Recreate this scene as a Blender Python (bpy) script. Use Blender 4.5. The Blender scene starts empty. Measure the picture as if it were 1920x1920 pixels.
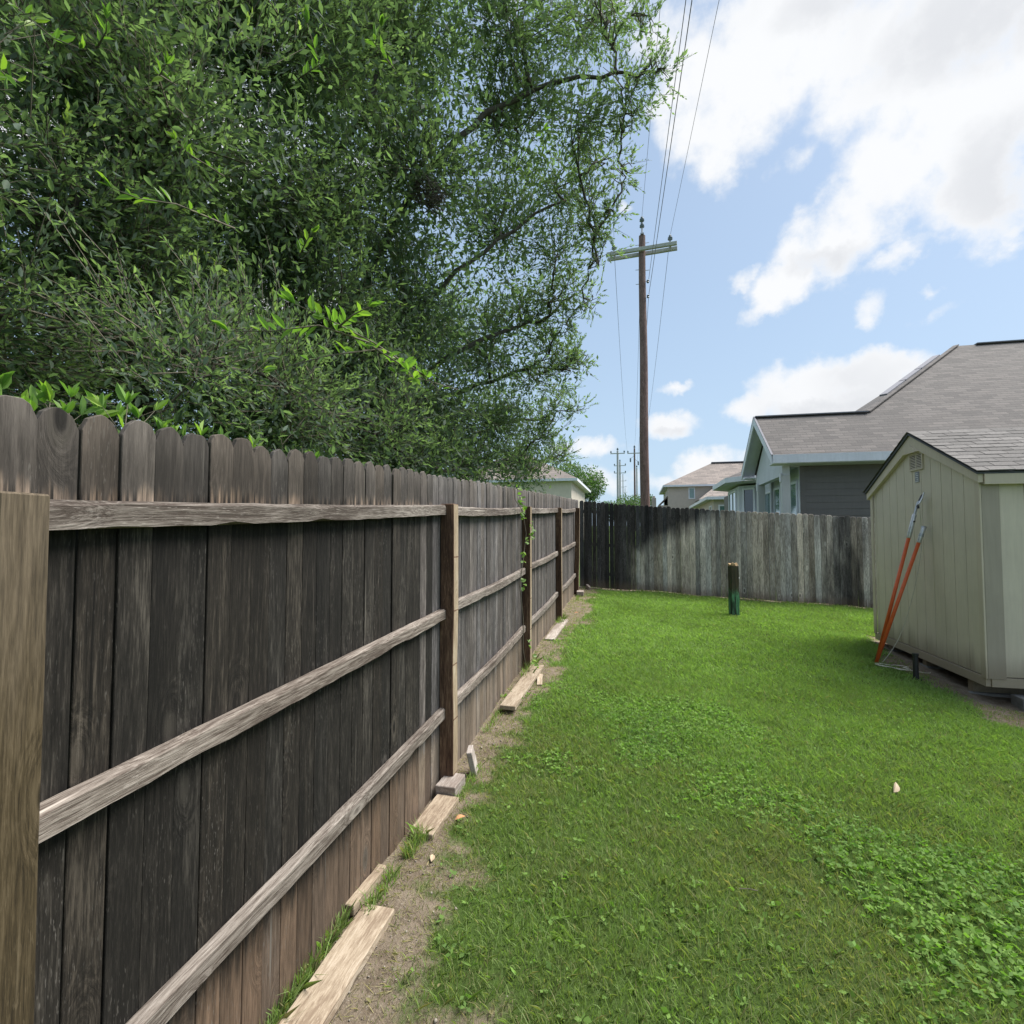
import bpy, bmesh, math, random
import numpy as np
from mathutils import Vector, Matrix, Euler

R = math.radians
random.seed(7)
rng = np.random.default_rng(11)
scn = bpy.context.scene
COL = scn.collection

# ------------------------------------------------------------------ camera
CAM_H = 1.72
YAW, PITCH = R(13.1), R(2.55)
cam_d = bpy.data.cameras.new('camera')
cam_d.sensor_width = 36.0
cam_d.lens = 36.0 * 1010.0 / 1920.0
cam_d.clip_start = 0.02
cam_d.clip_end = 6000
cam = bpy.data.objects.new('camera', cam_d)
COL.objects.link(cam)
cam.location = (0, 0, CAM_H)
cam.rotation_euler = (R(90) + PITCH, 0, YAW)
scn.camera = cam

# ------------------------------------------------------------------ world: sky with clouds
SUN_EL, SUN_AZ = R(58), R(62)          # azimuth measured from +Y towards +X
world = bpy.data.worlds.new('World')
scn.world = world
world.use_nodes = True
CLOUDS = [  # azimuth, elevation, half width, half height, tilt (degrees), strength
(7.7,38.0,4.76,5.24,5,1.20),(13.2,38.9,6.25,4.68,6,1.20),(8.1,34.2,2.61,2.61,17,0.90),(15.1,41.3,6.51,3.03,-11,1.20),(3.6,43.0,2.41,2.95,-12,0.70),(21.9,36.7,5.54,4.43,-3,1.10),(27.8,36.9,5.61,3.75,-7,1.20),(26.2,31.9,4.68,5.00,12,1.20),(29.1,27.0,3.67,5.01,16,1.20),(23.2,29.0,3.12,4.52,29,1.10),(18.2,25.7,4.31,3.13,29,1.10),(20.8,27.4,3.40,3.01,24,1.10),(14.6,23.0,3.39,1.89,28,1.00),(12.2,20.9,2.26,1.07,23,0.75),(23.8,23.4,2.21,1.06,7,0.70),(10.9,23.7,1.23,0.73,34,0.50),(15.8,32.6,1.68,0.84,15,0.35),(21.3,20.1,1.93,1.23,42,0.60),(20.7,18.7,0.84,1.31,-12,0.50),(25.3,20.1,0.69,0.49,-15,0.40),(24.7,17.8,1.62,0.43,18,0.25),(31.0,22.5,0.73,1.09,-20,0.60),(-0.7,31.4,0.81,0.56,-7,0.70),(15.3,12.9,5.09,2.85,2,1.20),(11.1,12.3,2.71,1.78,5,1.10),(21.2,13.9,3.27,1.83,0,1.10),(19.5,12.3,4.20,1.63,-8,1.10),(3.9,14.4,1.70,0.68,6,0.80),(3.5,11.2,3.05,1.39,-3,0.90),(-4.0,9.1,3.80,1.00,-1,0.70),(-3.5,5.9,5.92,1.34,-1,0.65),(7.6,7.2,3.61,1.48,6,0.90),(2.4,5.5,3.61,0.76,-2,0.40),
(36.0,34.0,9.0,7.0,10,1.1),(18.0,52.0,22.0,8.0,-8,1.1),(-20.0,58.0,20.0,8.0,10,0.9),(-60.0,35.0,25.0,9.0,8,1.0),(-38.0,20.0,14.0,5.0,4,0.9),(70.0,25.0,20.0,8.0,-6,1.0),(48.0,12.0,9.0,3.0,2,0.9),(100.0,40.0,20.0,10.0,5,0.9),(150.0,25.0,28.0,7.0,0,0.9),(-120.0,22.0,26.0,8.0,0,0.9),(190.0,50.0,24.0,10.0,0,0.9)]


class NT:
    """small helper round a node tree"""
    def __init__(s, tree):
        s.t = tree; s.n = tree.nodes; s.l = tree.links
    def node(s, typ, **kw):
        n = s.n.new(typ)
        for k, v in kw.items():
            setattr(n, k, v)
        return n
    def put(s, sock, v):
        if isinstance(v, bpy.types.NodeSocket):
            s.l.new(v, sock)
        elif v is not None:
            sock.default_value = v
    def math(s, op, a, b=None, c=None, clamp=False):
        n = s.node('ShaderNodeMath', operation=op, use_clamp=clamp)
        s.put(n.inputs[0], a); s.put(n.inputs[1], b); s.put(n.inputs[2], c)
        return n.outputs[0]
    def vmath(s, op, a, b=None, out=0):
        n = s.node('ShaderNodeVectorMath', operation=op)
        s.put(n.inputs[0], a)
        if b is not None: s.put(n.inputs[1], b)
        return n.outputs[out]
    def scale(s, v, k):
        n = s.node('ShaderNodeVectorMath', operation='SCALE')
        s.put(n.inputs[0], v); s.put(n.inputs['Scale'], k)
        return n.outputs[0]
    def noise(s, vec, scale=5, detail=4, rough=0.55, dist=0, out='Fac'):
        n = s.node('ShaderNodeTexNoise')
        s.put(n.inputs['Vector'], vec); n.inputs['Scale'].default_value = scale
        n.inputs['Detail'].default_value = detail; n.inputs['Roughness'].default_value = rough
        n.inputs['Distortion'].default_value = dist
        return n.outputs[out]
    def maprange(s, v, a, b, c=0.0, d=1.0, smooth=False):
        n = s.node('ShaderNodeMapRange')
        n.interpolation_type = 'SMOOTHSTEP' if smooth else 'LINEAR'
        s.put(n.inputs['Value'], v)
        for k, x in zip(('From Min', 'From Max', 'To Min', 'To Max'), (a, b, c, d)):
            s.put(n.inputs[k], x)
        return n.outputs[0]
    def mix(s, f, a, b, blend='MIX'):
        n = s.node('ShaderNodeMix', data_type='RGBA', blend_type=blend)
        s.put(n.inputs[0], f)
        for sock, v in ((n.inputs[6], a), (n.inputs[7], b)):
            if isinstance(v, (tuple, list)): v = (*v[:3], 1.0)
            s.put(sock, v)
        return n.outputs[2]
    def mapping(s, vec, scale=(1, 1, 1), loc=(0, 0, 0), rot=(0, 0, 0)):
        n = s.node('ShaderNodeMapping')
        s.put(n.inputs['Vector'], vec)
        n.inputs['Scale'].default_value = scale; n.inputs['Location'].default_value = loc
        n.inputs['Rotation'].default_value = rot
        return n.outputs[0]
    def sep(s, vec):
        n = s.node('ShaderNodeSeparateXYZ'); s.put(n.inputs[0], vec)
        return n.outputs


def build_world():
    w = NT(world.node_tree)
    w.n.clear()
    out = w.node('ShaderNodeOutputWorld')
    bg = w.node('ShaderNodeBackground')
    bg.inputs['Strength'].default_value = 0.10
    w.l.new(bg.outputs[0], out.inputs[0])
    sky = w.node('ShaderNodeTexSky', sky_type='NISHITA')
    sky.sun_disc = False
    sky.sun_elevation = SUN_EL
    sky.sun_rotation = SUN_AZ
    sky.altitude = 100; sky.air_density = 1.0; sky.dust_density = 2.0; sky.ozone_density = 1.6
    d = w.node('ShaderNodeTexCoord').outputs['Generated']
    d = w.vmath('NORMALIZE', d)
    wob = w.noise(d, 9, 3, 0.5, out='Color')
    wob = w.vmath('SUBTRACT', wob, (0.5, 0.5, 0.5))
    wob2 = w.vmath('SUBTRACT', w.noise(d, 34, 5, 0.6, out='Color'), (0.5, 0.5, 0.5))
    dv = w.vmath('ADD', d, w.vmath('ADD', w.scale(wob, 0.055), w.scale(wob2, 0.035)))
    tot = None
    for az, el, a, b, t, s in CLOUDS:
        A, E, T = R(az), R(el), R(t)
        h = Vector((math.cos(A), -math.sin(A), 0))
        v = Vector((-math.sin(A) * math.sin(E), -math.cos(A) * math.sin(E), math.cos(E)))
        c = Vector((math.sin(A) * math.cos(E), math.cos(A) * math.cos(E), math.sin(E)))
        e1 = (h * math.cos(T) + v * math.sin(T)) / R(a * 1.15)
        e2 = (v * math.cos(T) - h * math.sin(T)) / R(b * 1.15)
        x = w.vmath('DOT_PRODUCT', dv, tuple(e1), out=1)
        y = w.vmath('DOT_PRODUCT', dv, tuple(e2), out=1)
        r2 = w.math('MULTIPLY_ADD', x, x, w.math('MULTIPLY', y, y))
        # only in the cloud's own half of the sky
        front = w.math('GREATER_THAN', w.vmath('DOT_PRODUCT', d, tuple(c), out=1), 0.0)
        k = w.math('MULTIPLY', w.math('SUBTRACT', 1.0, r2), s)
        k = w.math('MULTIPLY', w.math('MAXIMUM', k, -1.0), front)
        k = w.math('SUBTRACT', k, w.math('SUBTRACT', 1.0, front))
        tot = k if tot is None else w.math('SMOOTH_MAX', tot, k, 0.18)
    fb = w.noise(d, 15, 9, 0.6)
    den = w.math('MULTIPLY_ADD', w.math('SUBTRACT', fb, 0.5), 2.3, tot)
    cov = w.maprange(den, -0.10, 0.95, smooth=True)
    z = w.sep(d)[2]
    # thick parts of the cloud go grey underneath, thin ones stay white
    thick = w.maprange(w.noise(d, 3.4, 4, 0.5), 0.44, 0.70, smooth=True)
    deep = w.maprange(den, 0.75, 1.6, smooth=True)
    shade = None
    for az, el, a, b in ((29.5, 36.5, 7.0, 3.4), (30.5, 26.5, 4.5, 4.5), (21.0, 41.5, 6.0, 2.2), (17.5, 11.6, 6.5, 1.5), (4.0, 10.4, 2.6, .7), (18.0, 24.2, 4.0, 1.3)):
        A, E = R(az), R(el)
        x = w.vmath('DOT_PRODUCT', dv, tuple(Vector((math.cos(A), -math.sin(A), 0)) / R(a)), out=1)
        y = w.vmath('DOT_PRODUCT', dv, tuple(Vector((-math.sin(A) * math.sin(E), -math.cos(A) * math.sin(E), math.cos(E))) / R(b)), out=1)
        k = w.maprange(w.math('MULTIPLY_ADD', x, x, w.math('MULTIPLY', y, y)), 0.1, 1.3, 1.0, 0.0, True)
        k = w.math('MULTIPLY', k, w.math('GREATER_THAN', w.vmath('DOT_PRODUCT', d, (math.sin(A) * math.cos(E), math.cos(A) * math.cos(E), math.sin(E)), out=1), 0.5))
        shade = k if shade is None else w.math('MAXIMUM', shade, k)
    deep = w.maprange(den, 0.35, 1.2, smooth=True)
    grey = w.math('MULTIPLY', w.math('MAXIMUM', w.math('MULTIPLY', thick, .45), w.math('MULTIPLY', shade, .56)), deep)
    ccol = w.mix(grey, (6.3, 6.4, 6.55), (4.3, 4.45, 4.75))
    # pale hazy air near the horizon
    hz = w.math('POWER', w.math('SUBTRACT', 1.0, w.math('MAXIMUM', z, 0.0)), 3.2)
    base = w.mix(w.math('MULTIPLY_ADD', hz, 0.45, 0.45), w.mix(1.0, sky.outputs[0], (.98, 1.0, 1.04), 'MULTIPLY'), (3.75, 4.95, 6.15))
    col = w.mix(w.math('MULTIPLY', cov, w.maprange(z, 0.0, 0.06)), base, ccol)
    w.l.new(col, bg.inputs['Color'])


build_world()

# ------------------------------------------------------------------ sun and exposure
sun_d = bpy.data.lights.new('sun', 'SUN')
sun_d.energy = 5.0
sun_d.angle = R(36)
sun_d.color = (1.0, 0.96, 0.9)
sun = bpy.data.objects.new('sun', sun_d)
COL.objects.link(sun)
sdir = Vector((math.sin(SUN_AZ) * math.cos(SUN_EL), math.cos(SUN_AZ) * math.cos(SUN_EL), math.sin(SUN_EL)))
sun.rotation_euler = sdir.to_track_quat('Z', 'Y').to_euler()
sun.location = (5, 10, 20)
vs = scn.view_settings
vs.view_transform = 'Standard'
vs.look = 'None'
vs.exposure = 0.62
vs.gamma = 1.0
vs.use_curve_mapping = False
scn.render.engine = 'CYCLES'
scn.cycles.max_bounces = 8
scn.cycles.diffuse_bounces = 4
scn.cycles.transmission_bounces = 6
scn.cycles.transparent_max_bounces = 8
scn.cycles.use_denoising = True


# ------------------------------------------------------------------ helpers
def tag(o, label=None, cat=None, group=None, kind=None):
    if label: o['label'] = label
    if cat: o['category'] = cat
    if group: o['group'] = group
    if kind: o['kind'] = kind
    return o


def empty(name, loc=(0, 0, 0), rz=0.0):
    o = bpy.data.objects.new(name, None)
    o.empty_display_size = 0.1
    COL.objects.link(o)
    o.location = loc
    o.rotation_euler = (0, 0, rz)
    return o


def link_mesh(name, me, parent=None, loc=None, rot=None):
    o = bpy.data.objects.new(name, me)
    COL.objects.link(o)
    if parent: o.parent = parent
    if loc is not None: o.location = loc
    if rot is not None: o.rotation_euler = rot
    return o


class MB:
    """collects vertices and faces, then links them as ONE mesh object"""
    def __init__(s):
        s.v = []; s.f = []; s.mi = []
    def add(s, vs_, fs_, mi=0):
        k = len(s.v)
        s.v += [tuple(p) for p in vs_]
        s.f += [tuple(i + k for i in f) for f in fs_]
        s.mi += [mi] * len(fs_)
        return s
    def box(s, x0, x1, y0, y1, z0, z1, mi=0):
        p = [(x0, y0, z0), (x1, y0, z0), (x1, y1, z0), (x0, y1, z0), (x0, y0, z1), (x1, y0, z1), (x1, y1, z1), (x0, y1, z1)]
        return s.add(p, [(0, 3, 2, 1), (4, 5, 6, 7), (0, 1, 5, 4), (1, 2, 6, 5), (2, 3, 7, 6), (3, 0, 4, 7)], mi)
    def hexa(s, bottom, top, mi=0):
        return s.add(list(bottom) + list(top), [(0, 3, 2, 1), (4, 5, 6, 7), (0, 1, 5, 4), (1, 2, 6, 5), (2, 3, 7, 6), (3, 0, 4, 7)], mi)
    def prism(s, poly, d, mi=0):
        """poly: 3-D outline (counter-clockwise seen from +d side), extruded by vector d"""
        n = len(poly); d = Vector(d)
        a = [Vector(p) for p in poly]; b = [p + d for p in a]
        fs_ = [tuple(reversed(range(n))), tuple(range(n, 2 * n))]
        for i in range(n):
            j = (i + 1) % n
            fs_.append((i, j, n + j, n + i))
        return s.add(a + b, fs_, mi)
    def beam(s, a, b, w, h, up=(0, 0, 1), mi=0):
        a = Vector(a); b = Vector(b); d = (b - a).normalized(); up = Vector(up)
        sd = d.cross(up).normalized() * w / 2; u = sd.cross(d).normalized() * h / 2
        q = [-sd - u, sd - u, sd + u, -sd + u]
        return s.hexa([a + k for k in q], [b + k for k in q], mi)
    def tube(s, pts, rad, n=6, cap=True, mi=0):
        pts = [Vector(p) for p in pts]
        if not hasattr(rad, '__len__'): rad = [rad] * len(pts)
        ref = None; vs_ = []
        for i, p in enumerate(pts):
            d = (pts[min(i + 1, len(pts) - 1)] - pts[max(i - 1, 0)]).normalized()
            if ref is None:
                ref = d.orthogonal().normalized()
            ref = (ref - d * ref.dot(d))
            ref = ref.normalized() if ref.length > 1e-5 else d.orthogonal().normalized()
            q = d.cross(ref)
            for k in range(n):
                t = 2 * math.pi * k / n
                vs_.append(p + (ref * math.cos(t) + q * math.sin(t)) * rad[i])
        fs_ = []
        for i in range(len(pts) - 1):
            for k in range(n):
                m = (k + 1) % n
                fs_.append((i * n + k, i * n + m, (i + 1) * n + m, (i + 1) * n + k))
        if cap:
            fs_.append(tuple(reversed(range(n)))); fs_.append(tuple(range((len(pts) - 1) * n, len(pts) * n)))
        return s.add(vs_, fs_, mi)
    def lathe(s, prof, n=16, loc=(0, 0, 0), mi=0):
        vs_ = []; fs_ = []
        for r, z in prof:
            for k in range(n):
                t = 2 * math.pi * k / n
                vs_.append((loc[0] + r * math.cos(t), loc[1] + r * math.sin(t), loc[2] + z))
        for i in range(len(prof) - 1):
            for k in range(n):
                m = (k + 1) % n
                fs_.append((i * n + k, i * n + m, (i + 1) * n + m, (i + 1) * n + k))
        fs_.append(tuple(reversed(range(n)))); fs_.append(tuple(range((len(prof) - 1) * n, len(prof) * n)))
        return s.add(vs_, fs_, mi)
    def mesh(s, name, mats, bevel=0.0, seg=1, smooth=False):
        me = bpy.data.meshes.new(name)
        me.from_pydata([tuple(p) for p in s.v], [], s.f)
        for m in (mats if isinstance(mats, (list, tuple)) else [mats]):
            me.materials.append(m)
        if any(s.mi): me.polygons.foreach_set('material_index', s.mi)
        bm = bmesh.new(); bm.from_mesh(me)
        if bevel:
            bmesh.ops.bevel(bm, geom=bm.edges[:], offset=bevel, segments=seg, affect='EDGES', profile=0.6, clamp_overlap=True)
        bmesh.ops.recalc_face_normals(bm, faces=bm.faces[:])
        bm.to_mesh(me); bm.free()
        if smooth: me.shade_smooth()
        me.update()
        return me
    def build(s, name, mats, parent=None, bevel=0.0, seg=1, smooth=False, loc=None, rot=None):
        return link_mesh(name, s.mesh(name, mats, bevel, seg, smooth), parent, loc, rot)


def soup(name, verts, faces_flat, loop_counts, mat, attr=None, parent=None, smooth=False):
    """big numpy mesh: verts (n,3), flat loop indices, loops per face; attr: per-vertex float 'tint'"""
    me = bpy.data.meshes.new(name)
    nv, nl, nf = len(verts), len(faces_flat), len(loop_counts)
    me.vertices.add(nv); me.loops.add(nl); me.polygons.add(nf)
    me.vertices.foreach_set('co', np.ascontiguousarray(verts, dtype=np.float32).ravel())
    me.loops.foreach_set('vertex_index', np.ascontiguousarray(faces_flat, dtype=np.int32))
    st = np.zeros(nf, dtype=np.int32); st[1:] = np.cumsum(loop_counts)[:-1]
    me.polygons.foreach_set('loop_start', st)
    me.polygons.foreach_set('loop_total', np.asarray(loop_counts, dtype=np.int32))
    if attr is not None:
        for k, a in attr.items():
            at = me.attributes.new(k, 'FLOAT', 'POINT')
            at.data.foreach_set('value', np.asarray(a, dtype=np.float32))
    me.materials.append(mat)
    me.update(calc_edges=True)
    if smooth: me.shade_smooth()
    return link_mesh(name, me, parent)


# ------------------------------------------------------------------ ground shape
def bump_np(x, y):
    return (0.010 * np.sin(2.1 * x + 0.7) * np.cos(1.7 * y) + 0.007 * np.sin(4.3 * x - 2.9 * y + 1.1)
            + 0.005 * np.cos(7.1 * y + 3.3 * x) + 0.0035 * np.sin(13.0 * x + 5.0) * np.sin(11.0 * y))


def ground_np(x, y):
    yy = np.clip(y, -3, 12); xx = np.clip(x, -2.5, 6)
    z = .058 * yy - .0047 * yy * (xx + 1.2)
    z = z - .055 * np.clip((x - 2.5) / .8, 0, 1) * np.clip((y - 4.6) / 1.2, 0, 1) * np.clip((9.8 - y) / 1.2, 0, 1)
    far = np.clip(y - 12, 0, None)
    z = z + np.minimum(far * 0.022, 9.0) - np.clip(-3 - y, 0, 60) * 0.03
    return z + bump_np(x, y) * (np.abs(y) < 14)


def G(x, y):
    return float(ground_np(np.array([x]), np.array([y]))[0])


def vnoise(x, y, sc, seed):
    """value noise for scattering and ground cover, numpy"""
    r = np.random.default_rng(seed).random((256, 256))
    x = x * sc + 100; y = y * sc + 100
    xi = np.floor(x).astype(int); yi = np.floor(y).astype(int)
    fx = x - xi; fy = y - yi
    fx = fx * fx * (3 - 2 * fx); fy = fy * fy * (3 - 2 * fy)
    a = r[xi % 256, yi % 256]; b = r[(xi + 1) % 256, yi % 256]
    c = r[xi % 256, (yi + 1) % 256]; d = r[(xi + 1) % 256, (yi + 1) % 256]
    return (a * (1 - fx) + b * fx) * (1 - fy) + (c * (1 - fx) + d * fx) * fy


def fbm(x, y, sc, seed):
    return (vnoise(x, y, sc, seed) * .5 + vnoise(x, y, sc * 2.1, seed + 1) * .27
            + vnoise(x, y, sc * 4.3, seed + 2) * .15 + vnoise(x, y, sc * 9, seed + 3) * .08)


def grass_cover(x, y):
    """0 bare soil ... 1 full turf"""
    edge = np.interp(y, [0, 1.8, 2.3, 2.8, 3.6, 4.4, 6.2, 8.3, 10.5, 11.4], [-.60, -.67, -.76, -.88, -.92, -.89, -.86, -.84, -.88, -.92])
    n = fbm(x, y, 2.2, 3) - .5
    c = np.clip((x - edge + n * .55 + (fbm(x, y, 9, 71) - .5) * .45) / .50 + .40, 0, 1)
    # strip in front of the far fence and the worn strip beside the shed
    c = np.minimum(c, np.clip((11.30 - y + n * .3) / .22, 0, 1))
    sh = np.clip((3.02 - x + n * .5) / .35, .0, 1)
    sh = np.where((y > 5.2) & (y < 7.9), sh, np.where(y >= 7.9, np.clip((3.22 - x + n * .3) / .2, 0, 1), 1.0))
    sh = np.where(y > 8.8, 1.0, sh)
    sh2 = np.where((x > 2.6), np.clip((5.86 - y + n * .4) / .3, 0, 1), 1.0)
    sh2 = np.where(y > 9.2, 1.0, np.maximum(sh2, np.where(y < 5.2, 1.0, 0)))
    c = np.minimum(c, np.maximum(sh, .12))
    for bx, by, br in ((1.52, 9.3, .14),):
        d = np.hypot(x - bx, (y - by)) + n * .5
        c = np.minimum(c, np.clip((d - br * .2) / (br * .9) + .80, 0, 1))
    return c


def lushness(x, y):
    """broad-leaved weeds grow through the turf in a diagonal band"""
    t = np.interp(y, [1.5, 2.5, 3.2, 4.0, 4.9, 5.6], [1.75, 1.45, 1.1, .55, .0, -.2])
    w = np.interp(y, [1.5, 2.5, 3.2, 4.0, 4.9, 5.6], [.55, .65, .85, .95, .7, .25])
    n = fbm(x, y, 1.7, 21) - .5
    v = np.clip(1.0 - np.abs(x - t) / w + n * 5.0, 0, 1)
    return v * np.clip((5.6 - y) / .8, 0, 1)


# ------------------------------------------------------------------ materials
def new_mat(name):
    m = bpy.data.materials.new(name)
    m.use_nodes = True
    w = NT(m.node_tree)
    bsdf = w.n['Principled BSDF']
    return m, w, bsdf


def bump(w, bsdf, h, strength=0.3, dist=0.01):
    b = w.node('ShaderNodeBump')
    b.inputs['Strength'].default_value = strength; b.inputs['Distance'].default_value = dist
    w.put(b.inputs['Height'], h)
    w.l.new(b.outputs[0], bsdf.inputs['Normal'])


def simple(name, col, rough=.6, var=.12, nscale=8, metal=0.0, bstr=0.0, spec=0.4):
    m, w, b = new_mat(name)
    tc = w.node('ShaderNodeTexCoord').outputs['Object']
    n = w.noise(tc, nscale, 5, .6)
    n2 = w.noise(tc, nscale * 9, 3, .6)
    k = w.math('ADD', w.maprange(n, .25, .75, 1 - var, 1 + var), w.maprange(n2, .25, .75, -var * .5, var * .5))
    c = w.mix(1.0, col, k, 'MULTIPLY')
    w.l.new(c, b.inputs['Base Color'])
    b.inputs['Roughness'].default_value = rough
    b.inputs['Metallic'].default_value = metal
    b.inputs['Specular IOR Level'].default_value = spec
    if bstr: bump(w, b, n2, bstr, .004)
    return m


def wood(name, c_dark, c_mid, c_light, axis=2, fine=1.0, rough=.85, spread=.25, knots=True, zones=None, light_streak=.35, bstr=.5, stain=False, fleck=.25):
    """weathered wood: grain runs along the object's own AXIS; every board gets its own offset and tone"""
    m, w, b = new_mat(name)
    tc = w.node('ShaderNodeTexCoord').outputs['Object']
    rnd = w.node('ShaderNodeObjectInfo').outputs['Random']
    off = w.node('ShaderNodeCombineXYZ')
    w.put(off.inputs[0], w.math('MULTIPLY', rnd, 37.0)); w.put(off.inputs[1], w.math('MULTIPLY', rnd, 91.0)); w.put(off.inputs[2], w.math('MULTIPLY', rnd, 53.0))
    p = w.vmath('ADD', tc, off.outputs[0])
    def st(cross, along):
        s_ = [cross, cross, cross]; s_[axis] = along
        return w.mapping(p, tuple(s_))
    # knots bend the grain
    kv = w.node('ShaderNodeTexVoronoi', feature='F1')
    w.put(kv.inputs['Vector'], st(5.0, 2.1)); kv.inputs['Scale'].default_value = 1.0
    kd = kv.outputs['Distance']
    near = w.maprange(kd, .0, .34, 1.0, 0.0, True)
    warp = w.noise(st(3.0, .7), 1.0, 3, .5, out='Color')
    gv = w.vmath('ADD', st(66 * fine, 5.0), w.scale(w.vmath('SUBTRACT', warp, (.5, .5, .5)), 6.0))
    if knots:
        gv = w.vmath('ADD', gv, w.scale(kv.outputs['Position'], 0.0))
        gd = w.node('ShaderNodeCombineXYZ')
        kk = w.math('MULTIPLY', near, 7.0)
        w.put(gd.inputs[0], kk); w.put(gd.inputs[1], kk)
        gv = w.vmath('ADD', gv, gd.outputs[0])
    g1 = w.noise(gv, 1.0, 5, .65)
    g2 = w.noise(st(210 * fine, 16.0), 1.0, 4, .65)
    big = w.noise(st(6, .9), 1.0, 4, .55)
    t = w.math('ADD', w.maprange(g1, .3, .7, 0, .75), w.maprange(g2, .35, .65, -.26, .26))
    t = w.math('ADD', t, w.maprange(big, .3, .7, -.3, .3))
    cr = w.node('ShaderNodeValToRGB')
    e = cr.color_ramp.elements
    e[0].position = .05; e[0].color = (*c_dark, 1)
    e[1].position = .95; e[1].color = (*c_light, 1)
    x = cr.color_ramp.elements.new(.5); x.color = (*c_mid, 1)
    w.put(cr.inputs[0], t)
    col = cr.outputs[0]
    z = w.sep(tc)[2]
    nz = w.noise(st(40, 3.5), 1.0, 4, .6)
    if zones:
        for z0, z1, c, amount, jit, *low in zones:      # (from, to, colour, amount, ragged edge)
            zz = w.math('MULTIPLY_ADD', w.math('SUBTRACT', nz, .5), jit, z)
            f = w.maprange(zz, z0, z1, 0, 1, True)
            f = w.math('MULTIPLY', f, w.maprange(g1, .25, .75, amount * .6, amount))
            if low: f = w.math('MULTIPLY', w.math('MULTIPLY', f, w.math('GREATER_THAN', z, low[0])), w.maprange(w.noise(st(75, .6), 1.0, 2, .6), .42, .58, 0, 1, True))
            if low: f = w.math('MULTIPLY', f, w.maprange(rnd, .2, .7, .35, 1))
            col = w.mix(f, col, w.mix(1.0, c, w.maprange(t, 0, 1, .65, 1.3), 'MULTIPLY'))
    if knots:
        core = w.maprange(kd, .05, .10, 1.0, 0.0, True)
        ring = w.math('MULTIPLY', w.maprange(kd, .10, .17, 1, 0, True), w.math('SUBTRACT', 1.0, core))
        some = w.math('GREATER_THAN', w.sep(kv.outputs['Color'])[0], .45)
        col = w.mix(w.math('MULTIPLY', w.math('MULTIPLY', ring, some), .75), col, c_light)
        col = w.mix(w.math('MULTIPLY', w.math('MULTIPLY', core, some), .85), col, tuple(k * .45 for k in c_dark))
    if light_streak:
        sv = w.noise(st(70, 1.1), 1.0, 2, .5)
        sv2 = w.noise(st(9, 2.4), 1.0, 2, .5)
        f = w.math('MULTIPLY', w.maprange(sv, .66, .74, 0, 1, True), w.maprange(sv2, .5, .62, 0, light_streak))
        col = w.mix(f, col, tuple(min(1, k * 1.9 + .03) for k in c_light))
        crack = w.math('MULTIPLY', w.maprange(w.noise(st(85, .8), 1.0, 2, .5), .70, .76, 0, 1, True), w.maprange(w.noise(st(5, 1.2), 1.0, 1, .5), .5, .6, 0, .85))
        col = w.mix(crack, col, tuple(k * .3 for k in c_dark))
    if stain:
        wp = w.node('ShaderNodeNewGeometry').outputs['Position']
        sx, sy, sz = w.sep(wp)
        jn = w.math('MULTIPLY', w.math('SUBTRACT', w.noise(w.mapping(wp, (14, 14, 1.6)), 1.0, 4, .6), .5), .9)
        jn2 = w.math('MULTIPLY', w.math('SUBTRACT', w.noise(wp, 2.2, 3, .6), .5), .7)
        j = w.math('ADD', jn, jn2)
        left = w.maprange(w.math('SUBTRACT', w.math('SUBTRACT', .02, sx), w.math('MULTIPLY', j, .35)), -.10, .22, 0, 1, True)
        lin = w.math('SUBTRACT', w.math('SUBTRACT', sz, w.math('MULTIPLY_ADD', sx, .48, 1.40)), w.math('MULTIPLY', j, .45))
        upper = w.math('MULTIPLY', w.maprange(lin, -.22, .25, 0, 1, True), w.maprange(sx, 1.5, 2.5, 1, 0, True))
        bx = w.noise(w.mapping(wp, (2.2, 2.2, .5)), 1.0, 3, .55)
        right = w.math('MULTIPLY', w.maprange(sx, 3.0, 3.7, 0, .85, True), w.maprange(bx, .44, .6, 0, 1, True))
        f = w.math('MAXIMUM', w.math('MAXIMUM', left, upper), right)
        col = w.mix(w.math('MULTIPLY', f, .93), col, w.mix(1.0, (.020, .020, .025), w.maprange(t, 0, 1, .5, 2.1), 'MULTIPLY'))
        mud = w.maprange(w.math('MULTIPLY_ADD', w.math('SUBTRACT', nz, .5), .18, z), .22, .03, 0, .55, True)
        col = w.mix(mud, col, (.14, .105, .075))
    hue = w.math('FRACT', w.math('MULTIPLY', rnd, 7.31))
    col = w.mix(w.math('MULTIPLY', w.maprange(hue, 0, 1, 0, .9), min(1.0, spread * 1.6)), col, w.mix(1.0, col, (1.18, 1.0, .80), 'MULTIPLY'))
    fl = w.noise(st(230, 38), 1.0, 2, .6)
    patch = w.noise(st(7, 2.0), 1.0, 3, .6)
    col = w.mix(w.math('MULTIPLY', w.maprange(fl, .59, .70, 0, 1, True), w.maprange(patch, .45, .64, fleck * .1, fleck)), col, tuple(min(.8, k * 1.8 + .02) for k in c_light))
    tone = w.maprange(rnd, 0, 1, 1 - spread, 1 + spread)
    col = w.mix(1.0, col, tone, 'MULTIPLY')
    w.l.new(col, b.inputs['Base Color'])
    b.inputs['Roughness'].default_value = rough
    b.inputs['Specular IOR Level'].default_value = .25
    if bstr: bump(w, b, w.math('ADD', g1, w.math('MULTIPLY', g2, .6)), bstr, .003)
    return m


M = {}
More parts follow.
